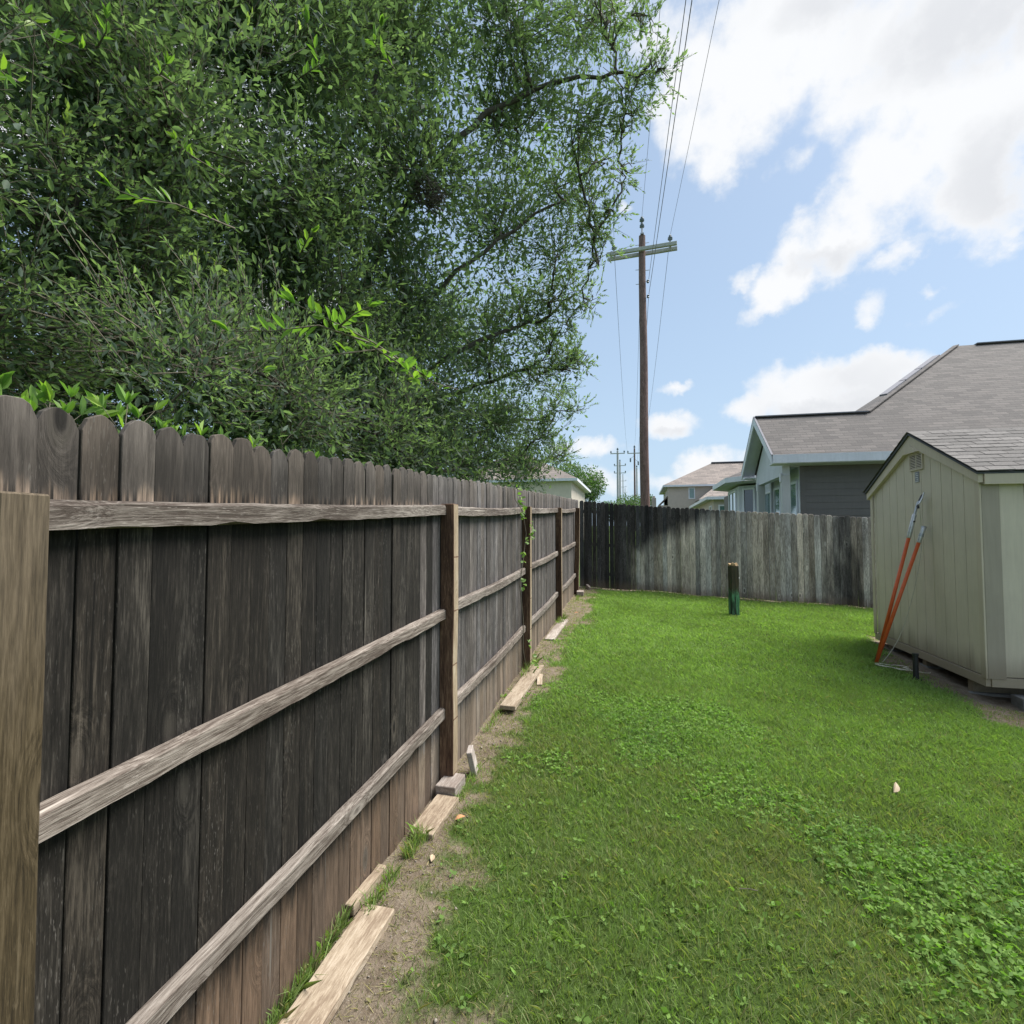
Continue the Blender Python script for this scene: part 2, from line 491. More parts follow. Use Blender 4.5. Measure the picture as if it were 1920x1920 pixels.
# left fence: dark cedar under the tree, paler above the top rail, greyer farther on, raw wood at the foot
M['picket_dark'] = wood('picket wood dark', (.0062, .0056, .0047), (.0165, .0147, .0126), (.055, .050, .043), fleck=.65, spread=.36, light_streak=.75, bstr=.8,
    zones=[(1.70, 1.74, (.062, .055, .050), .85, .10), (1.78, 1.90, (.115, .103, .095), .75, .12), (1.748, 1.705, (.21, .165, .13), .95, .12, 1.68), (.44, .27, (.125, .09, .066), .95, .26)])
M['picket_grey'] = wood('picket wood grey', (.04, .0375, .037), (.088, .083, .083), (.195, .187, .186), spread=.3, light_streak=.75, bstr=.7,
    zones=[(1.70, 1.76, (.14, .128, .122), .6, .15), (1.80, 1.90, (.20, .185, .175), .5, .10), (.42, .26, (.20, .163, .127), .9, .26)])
M['rail'] = wood('rail wood', (.07, .055, .046), (.19, .166, .146), (.32, .29, .262), axis=1, fine=1.5, spread=.12, bstr=1.0, light_streak=.5)
M['post_tan'] = wood('post wood olive tan', (.022, .016, .008), (.052, .038, .019), (.098, .074, .042), spread=.06, light_streak=.3, fine=1.3, knots=True,
    zones=[(1.2, 1.78, (.135, .108, .078), .8, .4), (.95, .2, (.042, .031, .016), .75, .4)])
M['post_brown'] = wood('post wood red brown', (.05, .028, .019), (.115, .066, .043), (.235, .15, .095), spread=.2, light_streak=.35, fine=1.0)
M['post_lit'] = wood('post wood lit side', (.2, .15, .095), (.3, .235, .16), (.42, .36, .27), spread=.1)  # sunlit yard side of the posts, its brightness put into the colour
M['back_picket'] = wood('far fence wood', (.20, .186, .174), (.44, .418, .396), (.68, .658, .635), spread=.44, stain=True, light_streak=.8, bstr=.6)
M['plank_pale'] = wood('fresh plank wood', (.21, .16, .115), (.33, .27, .20), (.44, .375, .30), axis=1, fine=.6, spread=.08, light_streak=.2)
M['plank_grey'] = wood('grey plank wood', (.2, .165, .14), (.32, .28, .245), (.46, .42, .38), axis=1, fine=.7, spread=.1)
M['block_wood'] = wood('block wood', (.22, .18, .155), (.33, .29, .26), (.44, .4, .365), axis=1, fine=.7, spread=.1, knots=False)


def stump_mat():
    m, w, b = new_mat('stump mossy wood')
    tc = w.node('ShaderNodeTexCoord').outputs['Object']
    n = w.noise(w.mapping(tc, (22, 22, 2.2)), 1.0, 5, .65)
    n2 = w.noise(tc, 14, 4, .6)
    z = w.sep(tc)[2]
    zz = w.math('MULTIPLY_ADD', w.math('SUBTRACT', n2, .5), .3, z)
    green = w.mix(w.maprange(n, .44, .58), (.012, .032, .018), (.095, .27, .14))
    dark = w.mix(w.maprange(n, .35, .7), (.012, .016, .008), (.075, .062, .03))
    c = w.mix(w.maprange(zz, .34, .46, 0, 1, True), green, dark)
    c = w.mix(w.math('MULTIPLY', w.maprange(n2, .56, .66, 0, .8, True), w.maprange(zz, .40, .62, 0, 1, True)), c, (.022, .055, .018))
    c = w.mix(w.maprange(w.math('MULTIPLY_ADD', w.math('SUBTRACT', n2, .5), .06, z), .80, .835, 0, 1, True), c, (.40, .27, .14))
    w.l.new(c, b.inputs['Base Color'])
    b.inputs['Roughness'].default_value = .85
    bump(w, b, n, .8, .01)
    return m


def ground_mat():
    m, w, b = new_mat('soil and turf')
    at = w.node('ShaderNodeAttribute', attribute_name='cover').outputs['Fac']
    lu = w.node('ShaderNodeAttribute', attribute_name='lush').outputs['Fac']
    tc = w.node('ShaderNodeNewGeometry').outputs['Position']
    n = w.noise(tc, 9, 6, .65); n2 = w.noise(tc, 60, 5, .7); n3 = w.noise(tc, 1.1, 4, .6)
    n4 = w.noise(tc, 260, 3, .6)
    soil = w.mix(w.maprange(n, .3, .7), (.125, .096, .068), (.25, .205, .155))
    soil = w.mix(w.maprange(n2, .58, .7, 0, .8), soil, (.36, .32, .26))
    soil = w.mix(w.maprange(n2, .42, .3, 0, .75), soil, (.08, .062, .042))
    soil = w.mix(w.maprange(n4, .6, .72, 0, .6), soil, (.45, .42, .36))
    g_ = w.mix(w.maprange(n3, .35, .65), (.04, .066, .016), (.05, .092, .018))
    g_ = w.mix(w.maprange(n2, .35, .7), g_, (.08, .13, .03))
    g_ = w.mix(w.math('MULTIPLY', w.maprange(n, .6, .75), .3), g_, (.09, .085, .04))
    g_ = w.mix(w.math('MULTIPLY', lu, .4), g_, (.05, .10, .02))
    f = w.maprange(w.math('MULTIPLY_ADD', w.math('SUBTRACT', n2, .5), .5, at), .30, .62, 0, 1, True)
    w.l.new(w.mix(f, soil, g_), b.inputs['Base Color'])
    b.inputs['Roughness'].default_value = .95
    b.inputs['Specular IOR Level'].default_value = .1
    bump(w, b, w.math('ADD', n2, w.math('MULTIPLY', n, .8)), .9, .02)
    return m


def leaf_mat(name, cols, rough=.42, trans=.35, spec=.5):
    """cols: dark, mid, light, young; 'tint' attribute 0..1 old to young"""
    m, w, b = new_mat(name)
    t = w.node('ShaderNodeAttribute', attribute_name='tint').outputs['Fac']
    cr = w.node('ShaderNodeValToRGB')
    e = cr.color_ramp.elements
    e[0].position = 0; e[0].color = (*cols[0], 1); e[1].position = 1; e[1].color = (*cols[3], 1)
    for p_, c in ((.35, cols[1]), (.7, cols[2])):
        x = e.new(p_); x.color = (*c, 1)
    w.put(cr.inputs[0], t)
    back = w.node('ShaderNodeNewGeometry').outputs['Backfacing']
    col = w.mix(w.math('MULTIPLY', back, .45), cr.outputs[0], w.mix(1.0, cr.outputs[0], (1.5, 1.6, 1.7), 'MULTIPLY'))
    w.l.new(col, b.inputs['Base Color'])
    b.inputs['Roughness'].default_value = rough
    b.inputs['Specular IOR Level'].default_value = spec
    tr = w.node('ShaderNodeBsdfTranslucent')
    w.l.new(w.mix(1.0, cr.outputs[0], (1.5, 1.9, .7), 'MULTIPLY'), tr.inputs[0])
    mx = w.node('ShaderNodeMixShader'); mx.inputs[0].default_value = trans
    w.l.new(b.outputs[0], mx.inputs[1]); w.l.new(tr.outputs[0], mx.inputs[2])
    w.l.new(mx.outputs[0], w.n['Material Output'].inputs[0])
    return m


def shingle_mat(name, cols, course=None, rough=.9, rows=None):
    """asphalt shingle granules; COURSE: (height, tab) adds relief rows for roofs too far to show single tabs"""
    m, w, b = new_mat(name)
    tc = w.node('ShaderNodeTexCoord').outputs['Object']
    rnd = w.node('ShaderNodeObjectInfo').outputs['Random']
    n = w.noise(tc, 90, 4, .7); n2 = w.noise(tc, 3, 4, .6)
    c = w.mix(w.maprange(n, .3, .7), cols[0], cols[1])
    c = w.mix(w.maprange(n2, .35, .7, 0, .5), c, cols[2])
    hgt = n
    if course:
        x, y, z = w.sep(tc)
        br = w.node('ShaderNodeTexBrick')
        cv = w.node('ShaderNodeCombineXYZ')
        w.put(cv.inputs[0], w.math('ADD', x, y) if rows == 'xy' else x); w.put(cv.inputs[1], z)
        w.put(br.inputs['Vector'], cv.outputs[0])
        br.inputs['Scale'].default_value = 1.0
        br.inputs['Brick Width'].default_value = course[1]; br.inputs['Row Height'].default_value = course[0]
        br.inputs['Mortar Size'].default_value = course[0] * .07
        br.inputs['Color1'].default_value = (.72, .72, .72, 1); br.inputs['Color2'].default_value = (1.28, 1.25, 1.22, 1)
        br.inputs['Mortar'].default_value = (.55, .55, .56, 1); br.inputs['Bias'].default_value = 0.0
        c = w.mix(.85, c, br.outputs['Color'], 'MULTIPLY')
        hgt = w.math('MULTIPLY_ADD', br.outputs['Fac'], -1.0, n)
    else:
        c = w.mix(1.0, c, w.maprange(rnd, 0, 1, .72, 1.25), 'MULTIPLY')
    w.l.new(c, b.inputs['Base Color'])
    b.inputs['Roughness'].default_value = rough
    bump(w, b, hgt, .6, .006)
    return m


def painted(name, col, dirt=(.23, .185, .125), dz=None, grain=60, rough=.65, drip=.0):
    """painted boards: faint wood texture, dirt near the ground, streaks"""
    m, w, b = new_mat(name)
    tc = w.node('ShaderNodeTexCoord').outputs['Object']
    wp = w.node('ShaderNodeNewGeometry').outputs['Position']
    n = w.noise(w.mapping(wp, (grain, grain, 3)), 1.0, 4, .6)
    n2 = w.noise(wp, 2.5, 4, .6)
    n3 = w.noise(w.mapping(wp, (7, 7, .5)), 1.0, 3, .6)
    c = w.mix(1.0, col, w.maprange(n, .3, .7, .95, 1.05), 'MULTIPLY')
    c = w.mix(1.0, c, w.maprange(n2, .3, .7, .94, 1.06), 'MULTIPLY')
    c = w.mix(w.maprange(n3, .55, .75, 0, .18 + drip), c, tuple(k * .72 for k in col))
    if dz:
        z = w.sep(wp)[2]
        f = w.maprange(w.math('MULTIPLY_ADD', w.math('SUBTRACT', n3, .5), .4, z), dz[1], dz[0], 0, .72, True)
        c = w.mix(f, c, dirt)
    w.l.new(c, b.inputs['Base Color'])
    b.inputs['Roughness'].default_value = rough
    bump(w, b, n, .25, .002)
    return m


def glass_mat(name, col):
    m, w, b = new_mat(name)
    b.inputs['Base Color'].default_value = (*col, 1)
    b.inputs['Roughness'].default_value = .06
    b.inputs['Specular IOR Level'].default_value = .9
    b.inputs['Coat Weight'].default_value = .6
    b.inputs['Coat Roughness'].default_value = .03
    return m


M['stump'] = stump_mat()
M['ground'] = ground_mat()
M['oak_leaf'] = leaf_mat('evergreen oak leaves', ((.092, .128, .098), (.145, .188, .135), (.19, .24, .155), (.27, .33, .13)), trans=.5, rough=.62, spec=.22)
M['far_leaf'] = leaf_mat('distant tree leaves', ((.04, .075, .03), (.07, .12, .045), (.10, .16, .06), (.15, .22, .07)), rough=.6)
M['shoot_leaf'] = leaf_mat('young shoot leaves', ((.075, .14, .04), (.12, .21, .05), (.165, .27, .06), (.27, .36, .06)), rough=.5)
M['grass'] = leaf_mat('grass blades', ((.30, .25, .14), (.16, .20, .075), (.188, .266, .086), (.25, .345, .118)), rough=.6, trans=.35, spec=.15)
M['weed'] = leaf_mat('weed leaves', ((.11, .19, .055), (.155, .255, .062), (.195, .31, .075), (.25, .37, .09)), rough=.7, trans=.35, spec=.12)
M['bark'] = simple('oak bark', (.075, .066, .056), .9, .4, 14, bstr=.7)
M['twig'] = simple('twig bark', (.13, .115, .085), .85, .25, 30)
M['shed'] = painted('shed paint', (.60, .53, .42), dz=(.37, .66), grain=45)
M['shed_trim'] = painted('shed trim paint', (.57, .49, .38), dz=(.40, .7), grain=45)
M['shed_trim_shade'] = painted('shaded shed trim paint', (.37, .32, .255), dz=(.40, .7), grain=45)  # trim colour with shade painted in: side corner board, soffit, inner wall
M['shed_shingle'] = shingle_mat('shed shingles', ((.075, .071, .069), (.17, .16, .153), (.14, .127, .118)))
M['roof_edge'] = simple('dark shingle edge', (.09, .093, .11), .85, .2, 30)
M['ridge_vent'] = simple('weathered ridge vent', (.21, .21, .235), .85, .15, 20)
M['house_roof'] = shingle_mat('house shingles', ((.068, .062, .060), (.14, .13, .125), (.108, .097, .092)), course=(.085, .33))
M['far_roof'] = shingle_mat('distant shingles', ((.16, .138, .124), (.25, .216, .197), (.21, .178, .16)), course=(.16, .6))
M['white_trim'] = painted('white house trim', (.66, .685, .755), grain=20)
M['soffit'] = painted('soffit paint', (.53, .555, .61), grain=20)
M['grey_siding'] = painted('dark grey siding', (.118, .112, .110), grain=30)
M['blue_siding'] = painted('pale blue grey siding', (.50, .525, .59), grain=30)
M['column'] = painted('column paint', (.44, .455, .465), grain=20)
M['glass_green'] = glass_mat('green tinted glass', (.10, .19, .18))
M['glass_dark'] = glass_mat('dark screened glass', (.012, .02, .03))
M['tan_wall'] = painted('taupe stucco', (.44, .385, .35), grain=6)
M['cream_wall'] = painted('cream stucco', (.60, .54, .46), grain=6)
M['pole_wood'] = wood('utility pole wood', (.10, .064, .056), (.165, .108, .097), (.25, .172, .158), spread=.05, fine=.35, knots=False, light_streak=.3,
    zones=[(6.0, 9.0, (.2, .15, .145), .6, 1.0)])
M['arm_wood'] = simple('grey crossarm wood', (.40, .42, .40), .85, .2, 12)
M['insulator'] = simple('grey porcelain', (.12, .16, .19), .3, .15, 10)
M['steel'] = simple('galvanised steel', (.38, .40, .42), .45, .12, 12, metal=.6)
M['wire'] = simple('weathered wire', (.10, .105, .11), .6, .1, 4)
M['pole_grey'] = simple('grey concrete pole', (.42, .43, .45), .8, .12, 2)
M['orange'] = simple('orange fibreglass', (.62, .115, .030), .38, .10, 20)
M['aluminium'] = simple('scuffed aluminium', (.55, .56, .57), .42, .25, 40, metal=.75)
M['black_steel'] = simple('black steel', (.022, .022, .024), .45, .3, 30)
M['rope'] = simple('pale cord', (.50, .47, .38), .9, .15, 60)
M['concrete'] = simple('concrete block', (.20, .195, .185), .95, .25, 20, bstr=.5)
M['skid'] = simple('treated timber skid', (.20, .16, .105), .85, .25, 18)
M['under'] = simple('dark floor underside', (.045, .04, .034), .95, .2, 10)
M['plate'] = simple('grey label plate', (.20, .21, .23), .5, .1, 20)
M['plate_ink'] = simple('label ink', (.62, .62, .62), .5, .05, 20)
M['deadleaf_pale'] = simple('dry pale leaf', (.42, .33, .23), .8, .2, 60)
M['deadleaf_orange'] = simple('dry orange leaf', (.46, .24, .11), .8, .2, 60)
M['pebble'] = simple('pebbles', (.27, .24, .20), .9, .35, 6)
M['white_paint'] = simple('white enamel', (.75, .76, .77), .4, .06, 10)


# ------------------------------------------------------------------ ground
def build_ground():
    def axis(lo, hi, fine, steps):
        a = list(np.arange(lo, hi + 1e-6, fine))
        pre = [lo - s for s in reversed(steps)]; post = [hi + s for s in steps]
        return np.array(pre + a + post)
    far = [.4, 1, 2, 4, 7, 12, 20, 35, 60, 100, 180, 320, 600, 1100, 2000, 3600]
    xs = axis(-2.0, 6.0, .055, far); ys = axis(0.0, 12.2, .055, far)
    X, Y = np.meshgrid(xs, ys)
    x, y = X.ravel(), Y.ravel()
    z = ground_np(x, y)
    c = grass_cover(x, y)
    c = np.where((y > 11.45) | (x < -1.25), .75, c)
    inside = (x > -1.2) & (y < 11.4) & (y > 0) & (x < 6)
    z = z + np.where(inside, (fbm(x, y, 5, 40) - .5) * .030 + (1 - c) * -.006, 0)
    nx, ny = len(xs), len(ys)
    i = np.arange(nx * ny).reshape(ny, nx)
    f = np.stack([i[:-1, :-1], i[:-1, 1:], i[1:, 1:], i[1:, :-1]], -1).reshape(-1, 4)
    o = soup('ground', np.stack([x, y, z], 1), f.ravel(), np.full(len(f), 4), M['ground'], {'cover': c, 'lush': lushness(x, y)}, smooth=True)
    tag(o, 'sloping back yard ground of turf with bare soil along the fences', None, kind='structure')


build_ground()


# ------------------------------------------------------------------ fences
PX = -1.20        # yard face of the left pickets
YF = 11.36        # yard face of the far pickets


def picket_mesh(name, w, h, mat, seed, t=.016, ear=.024, bev=.0016):
    """dog-eared board, yard face at y=0 looking towards -Y, foot at z=0"""
    r = random.Random(seed)
    j = lambda k: r.uniform(-k, k)
    e1, e2 = ear * (1 + j(.25)), ear * (1 + j(.25))
    out = [(-w / 2, 0), (w / 2, 0), (w / 2 + j(.001), h - e1 * 1.5), (w / 2 - e1 * .55, h - e1 * .45 + j(.002)), (w / 2 - e1 * 1.15, h - .003 + j(.002)),
           (j(.004), h + j(.003)), (-w / 2 + e2 * 1.15, h - .003 + j(.002)), (-w / 2 + e2 * .55, h - e2 * .45 + j(.002)), (-w / 2 + j(.001), h - e2 * 1.5)]
    mb = MB()
    mb.prism([(x, 0, z) for x, z in out], (0, t, 0))
    return mb.mesh(name, mat, bevel=bev)


fence = empty('wooden_fence', (PX, 5.5, G(PX, 5.5)))
tag(fence, 'long dark weathered picket fence with rails and posts along the left of the lawn', 'fence')
def child(o, parent):
    o.parent = parent
    o.matrix_parent_inverse = Matrix.Translation(parent.location).inverted()
    return o
PH = 1.90
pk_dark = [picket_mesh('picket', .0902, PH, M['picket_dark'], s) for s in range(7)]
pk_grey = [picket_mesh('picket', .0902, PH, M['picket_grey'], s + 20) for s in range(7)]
y = -.30
top_h = lambda yy: np.interp(yy, [-1, .78, 1.86, 3.3, 5.16, 8, 10.85, 12], [1.955, 1.999, 2.037, 2.109, 2.198, 2.33, 2.451, 2.49])
k = 0
while y < YF - .03:
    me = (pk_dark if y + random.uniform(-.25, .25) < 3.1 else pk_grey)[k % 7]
    o = bpy.data.objects.new('picket', me); COL.objects.link(o)
    zb = G(PX, y) - .02
    o.location = (PX + random.uniform(-.003, .003), y, zb)
    o.rotation_euler = (random.uniform(-.002, .002), random.uniform(-.0012, .0012), R(90))
    o.scale = (1, 1, (float(top_h(y)) + random.uniform(-.009, .009) - zb) / PH)
    child(o, fence)
    y += .0915 + random.uniform(-.0006, .0012)
    k += 1

POSTS = [(-1.64, 'post_brown'), (.775, 'post_tan'), (3.22, 'post_brown'), (5.67, 'post_brown'), (8.09, 'post_brown'), (10.45, 'post_brown')]
post_top = lambda yy: np.interp(yy, [-2, .8, 3.24, 5.71, 8.13, 10.5], [1.70, 1.802, 1.922, 2.037, 2.149, 2.265])
def post_mesh(seed, h, mats):
    r = random.Random(seed); s = .0445
    mb = MB(); rows = []
    n = 7
    for i in range(n):
        z = -.25 + (h + .25) * i / (n - 1)
        dx, dy = r.uniform(-.003, .003), r.uniform(-.003, .003)
        rows += [(-s + dx, -s + dy, z), (s + dx, -s + dy, z), (s + dx, s + dy, z), (-s + dx, s + dy, z)]
    fs_ = [(3, 2, 1, 0), tuple(4 * (n - 1) + q for q in range(4))]
    mi = [0, 0]
    for i in range(n - 1):
        for q in range(4):
            a, b_ = i * 4 + q, i * 4 + (q + 1) % 4
            fs_.append((a, b_, b_ + 4, a + 4)); mi.append(1 if q == 1 else 0)
    k0 = len(mb.v)
    mb.v = rows; mb.f = fs_; mb.mi = mi
    return mb.mesh('post', mats, bevel=.004)
for i, (py, mt) in enumerate(POSTS):
    zb = G(PX + .045, py)
    h = float(post_top(py)) - zb
    o = link_mesh('post', post_mesh(i + 3, h, [M[mt], M['post_lit'] if mt != 'post_tan' else M['post_tan']]), None, (PX + .0455, py, zb))
    if i == 5: o.rotation_euler = (0, R(.9), R(2))
    if i == 1: o['label'] = 'olive tan post with a pale worn top, nearest post'
    child(o, fence)


def rail_mesh(seed, L, bow, sag):
    """2x3 rail with worn edges, long axis Y from 0 to L, yard face towards +X"""
    r = random.Random(seed); n = 26
    t, h = .036, .064
    rows = []
    for i in range(n + 1):
        u = i / n; yy = u * L
        b = bow * math.sin(math.pi * u); z = sag * math.sin(math.pi * u)
        ch = lambda: r.uniform(0, .0035) + (r.uniform(.002, .009) if r.random() < .12 else 0)
        rows += [(b, yy, z - h / 2), (b + t, yy, z - h / 2 + ch()), (b + t + r.uniform(-.0015, .0015), yy, z + h / 2 - .007 - ch()),
                 (b + t - .007 - ch(), yy, z + h / 2 + r.uniform(-.0015, .0015)), (b, yy, z + h / 2 + r.uniform(-.001, .001))]
    mb = MB(); fs_ = [(4, 3, 2, 1, 0), tuple(5 * n + q for q in range(5))]
    for i in range(n):
        for q in range(5):
            a, b_ = i * 5 + q, i * 5 + (q + 1) % 5
            fs_.append((a, b_, b_ + 5, a + 5))
    mb.add(rows, fs_)
    return mb.mesh('rail', M['rail'])
RAILS = [  # height below the post top at the two ends
    (.008, .006, .0), (.628, .652, .004), (1.250, 1.256, .003)]
for i in range(len(POSTS) - 1):
    y0, y1 = POSTS[i][0] + .0465, POSTS[i + 1][0] - .0465
    for q, (da, db, sg) in enumerate(RAILS):
        za = float(post_top(POSTS[i][0])) - da - .032; zb = float(post_top(POSTS[i + 1][0])) - db - .032
        L = math.hypot(y1 - y0, zb - za)
        o = link_mesh('rail', rail_mesh(i * 7 + q + 1, L, .002 if i < 2 else .012, (-.014 if i in (2, 4) else -.006) if q == 0 else -.010 * (i >= 2)), None,
                      (PX + .0045, y0, za), (math.atan2(zb - za, y1 - y0), 0, 0))
        child(o, fence)

bfence = empty('wooden_fence', (2.4, YF, G(2.4, YF)))
tag(bfence, 'grey wooden picket fence crossing the end of the yard, black stain on its left half', 'fence')
bm_a = [picket_mesh('picket', .0875, 1.80, M['back_picket'], s + 40, ear=.022, bev=.004) for s in range(6)]
bm_b = [picket_mesh('picket', .105, 1.80, M['back_picket'], s + 60, ear=.024, bev=.004) for s in range(6)]
btop = lambda xx: np.interp(xx, [-1.3, -1.2, .16, 2, 4.33, 9], [2.48, 2.47, 2.345, 2.215, 2.07, 1.80])
x = -1.185; k = 0
while x < 6.6:
    wide = x > 1.0 and random.random() < .6
    wd = .105 if wide else .0875
    me = (bm_b if wide else bm_a)[k % 6]
    xc = x + wd / 2
    zb = G(xc, YF) + .015
    o = bpy.data.objects.new('picket', me); COL.objects.link(o)
    o.location = (xc, YF + random.uniform(-.007, .007), zb)
    o.rotation_euler = (random.uniform(-.004, .004), random.uniform(-.0016, .0016), random.uniform(-.06, .06))
    o.scale = (1, 1, (float(btop(xc)) + random.uniform(-.014, .012) - zb) / 1.80)
    child(o, bfence)
    x += wd + (random.choice((.0002, .0004, .0006, .001, .0016, .0032)) if x < 1.4 else random.uniform(.0005, .003))
    k += 1
for dz in (.22, .9, 1.5):
    a, b_ = -1.15, 6.6
    mb = MB(); mb.beam((a, YF + .037, float(btop(a)) - dz), (b_, YF + .037, float(btop(b_)) - dz), .036, .064)
    child(mb.build('rail', M['rail'], None), bfence)
for px_ in (-1.05, 1.35, 3.75, 6.15):
    mb = MB(); z0 = G(px_, YF)
    mb.box(px_ - .045, px_ + .045, YF + .057, YF + .147, z0 - .2, float(btop(px_)) - .2)
    child(mb.build('post', M['post_brown'], None, bevel=.003), bfence)


# ------------------------------------------------------------------ lumber along the fence foot
def lumber(name, label, cat, c, size, rz, mat, tilt=(0, 0), lift=0.0, bev=.006, group=None, split=False):
    L, W, H = size
    mb = MB()
    n = 8; r = random.Random(int(L * 1000))
    bot, rows = [], []
    for i in range(n + 1):
        yy = -L / 2 + L * i / n
        j = lambda: r.uniform(-.0018, .0018)
        rows += [(-W / 2 + j(), yy, 0), (W / 2 + j(), yy, 0), (W / 2 + j(), yy, H + j()), (-W / 2 + j(), yy, H + j())]
    fs_ = [(3, 2, 1, 0), tuple(4 * n + q for q in range(4))]
    for i in range(n):
        for q in range(4):
            a, b_ = i * 4 + q, i * 4 + (q + 1) % 4
            fs_.append((a, b_, b_ + 4, a + 4))
    mb.add(rows, fs_)
    o = mb.build(name, M[mat], bevel=bev if bev < .003 else .0035)
    o.location = (c[0], c[1], G(c[0], c[1]) + .002 + lift)
    o.rotation_euler = (math.atan(.05) + tilt[0], tilt[1], rz)
    return tag(o, label, cat, group)


GB = 'boards lying along the foot of the fence'
lumber('wooden_plank', 'long wide pale plank on the bare soil, nearest and biggest of those along the fence', 'plank', (-1.085, 1.60, 0), (1.12, .142, .038), R(-1.0), 'plank_pale', group=GB)
lumber('wooden_strip', 'narrow short board wedged against the fence foot beyond the biggest pale plank', 'board', (-1.175, 2.235, 0), (.27, .045, .045), R(-4), 'plank_pale', group=GB)
lumber('wooden_plank', 'short pale plank lying just in front of the grey wooden block', 'plank', (-1.10, 2.86, 0), (.38, .135, .032), R(-2), 'plank_pale', group=GB)
lumber('wooden_block', 'squat grey wooden block at the foot of the dark brown second post', 'block', (-1.11, 3.145, 0), (.17, .125, .075), R(-3), 'block_wood', lift=.0)
o = lumber('wooden_block', 'pale board offcut standing on end against the far side of the second post', 'block', (-1.04, 3.42, 0), (.10, .035, .17), R(10), 'block_wood', tilt=(R(6), R(-12)))
lumber('wooden_plank', 'pale plank lying at the foot of the third post where the vine climbs', 'plank', (-1.05, 5.02, 0), (1.22, .135, .036), R(-1.5), 'plank_pale', group=GB)
lumber('wooden_strip', 'thin split strip of wood lying beside the plank at the third post', 'board', (-.945, 5.26, 0), (.34, .05, .02), R(9), 'plank_pale', group=GB)
lumber('wooden_plank', 'weathered plank lying near the fourth post, farthest plank along the fence', 'plank', (-1.09, 7.42, 0), (1.25, .125, .032), R(-1), 'plank_grey', group=GB)
lumber('wooden_block', 'pale wooden block at the foot of the leaning last post in the corner', 'block', (-1.075, 10.36, 0), (.22, .13, .085), R(5), 'block_wood')
o = lumber('wooden_stick', 'thin broken lath lying on the grass in front of the black stained fence', 'stick', (-.46, 11.17, 0), (.56, .028, .022), R(86), 'plank_pale')
lumber('wooden_stick', 'short bit of lath lying in the corner where the two fences meet', 'stick', (-.86, 11.25, 0), (.15, .03, .025), R(80), 'plank_pale')
lumber('wooden_block', 'small tilted scrap of wood leaning in the corner of the two fences', 'block', (-1.0, 11.16, 0), (.14, .05, .07), R(35), 'block_wood', tilt=(R(20), 0))


# ------------------------------------------------------------------ stump post in the lawn
def build_stump():
    r = random.Random(5)
    mb = MB(); s = .066; n = 11; ring = 12; rows = []
    H = .855
    for i in range(n):
        z = -.15 + (H + .15) * i / (n - 1)
        for q in range(ring):
            t = 2 * math.pi * (q + .5) / ring
            cx_, cy_ = math.cos(t), math.sin(t)
            k = s / max(abs(cx_), abs(cy_)) * .93
            k *= 1 + r.uniform(-.05, .03)
            if q in (0, 11) and z > .3: k *= .86 if z < .62 else .93
            top = (r.uniform(-.03, .012) - (.03 if q in (9, 10) else 0)) if i == n - 1 else 0
            rows.append((cx_ * k, cy_ * k, z + top))
    rows.append((0, 0, H - .012))
    fs_ = []
    for i in range(n - 1):
        for q in range(ring):
            m = (q + 1) % ring
            fs_.append((i * ring + q, i * ring + m, (i + 1) * ring + m, (i + 1) * ring + q))
    for q in range(ring):
        fs_.append(((n - 1) * ring + q, (n - 1) * ring + (q + 1) % ring, n * ring))
    mb.add(rows, fs_)
    root = empty('wooden_stump_post', (1.52, 9.42, G(1.52, 9.42)), R(20))
    tag(root, 'short rotten square post with green flaking paint standing alone in the lawn', 'post')
    mb.build('post_body', M['stump'], root)
    b = MB(); b.lathe([(.006, 0), (.014, .004), (.014, .012), (.004, .02)], 8)
    b.tube([(0, 0, .0), (0, 0, -.05)], .006, 6)
    o = b.build('white_knob', M['white_paint'], root, loc=(.072, -.02, .61), rot=(0, R(70), 0))


build_stump()


# ------------------------------------------------------------------ shed
SX, SY0, SY1 = 3.18, 5.99, 8.41          # gable wall plane, near and far corners
SZ0, SZE, SZP = .385, 2.31, 2.905        # floor, eave tip, peak
SYM = 7.20
SLEN = 3.6


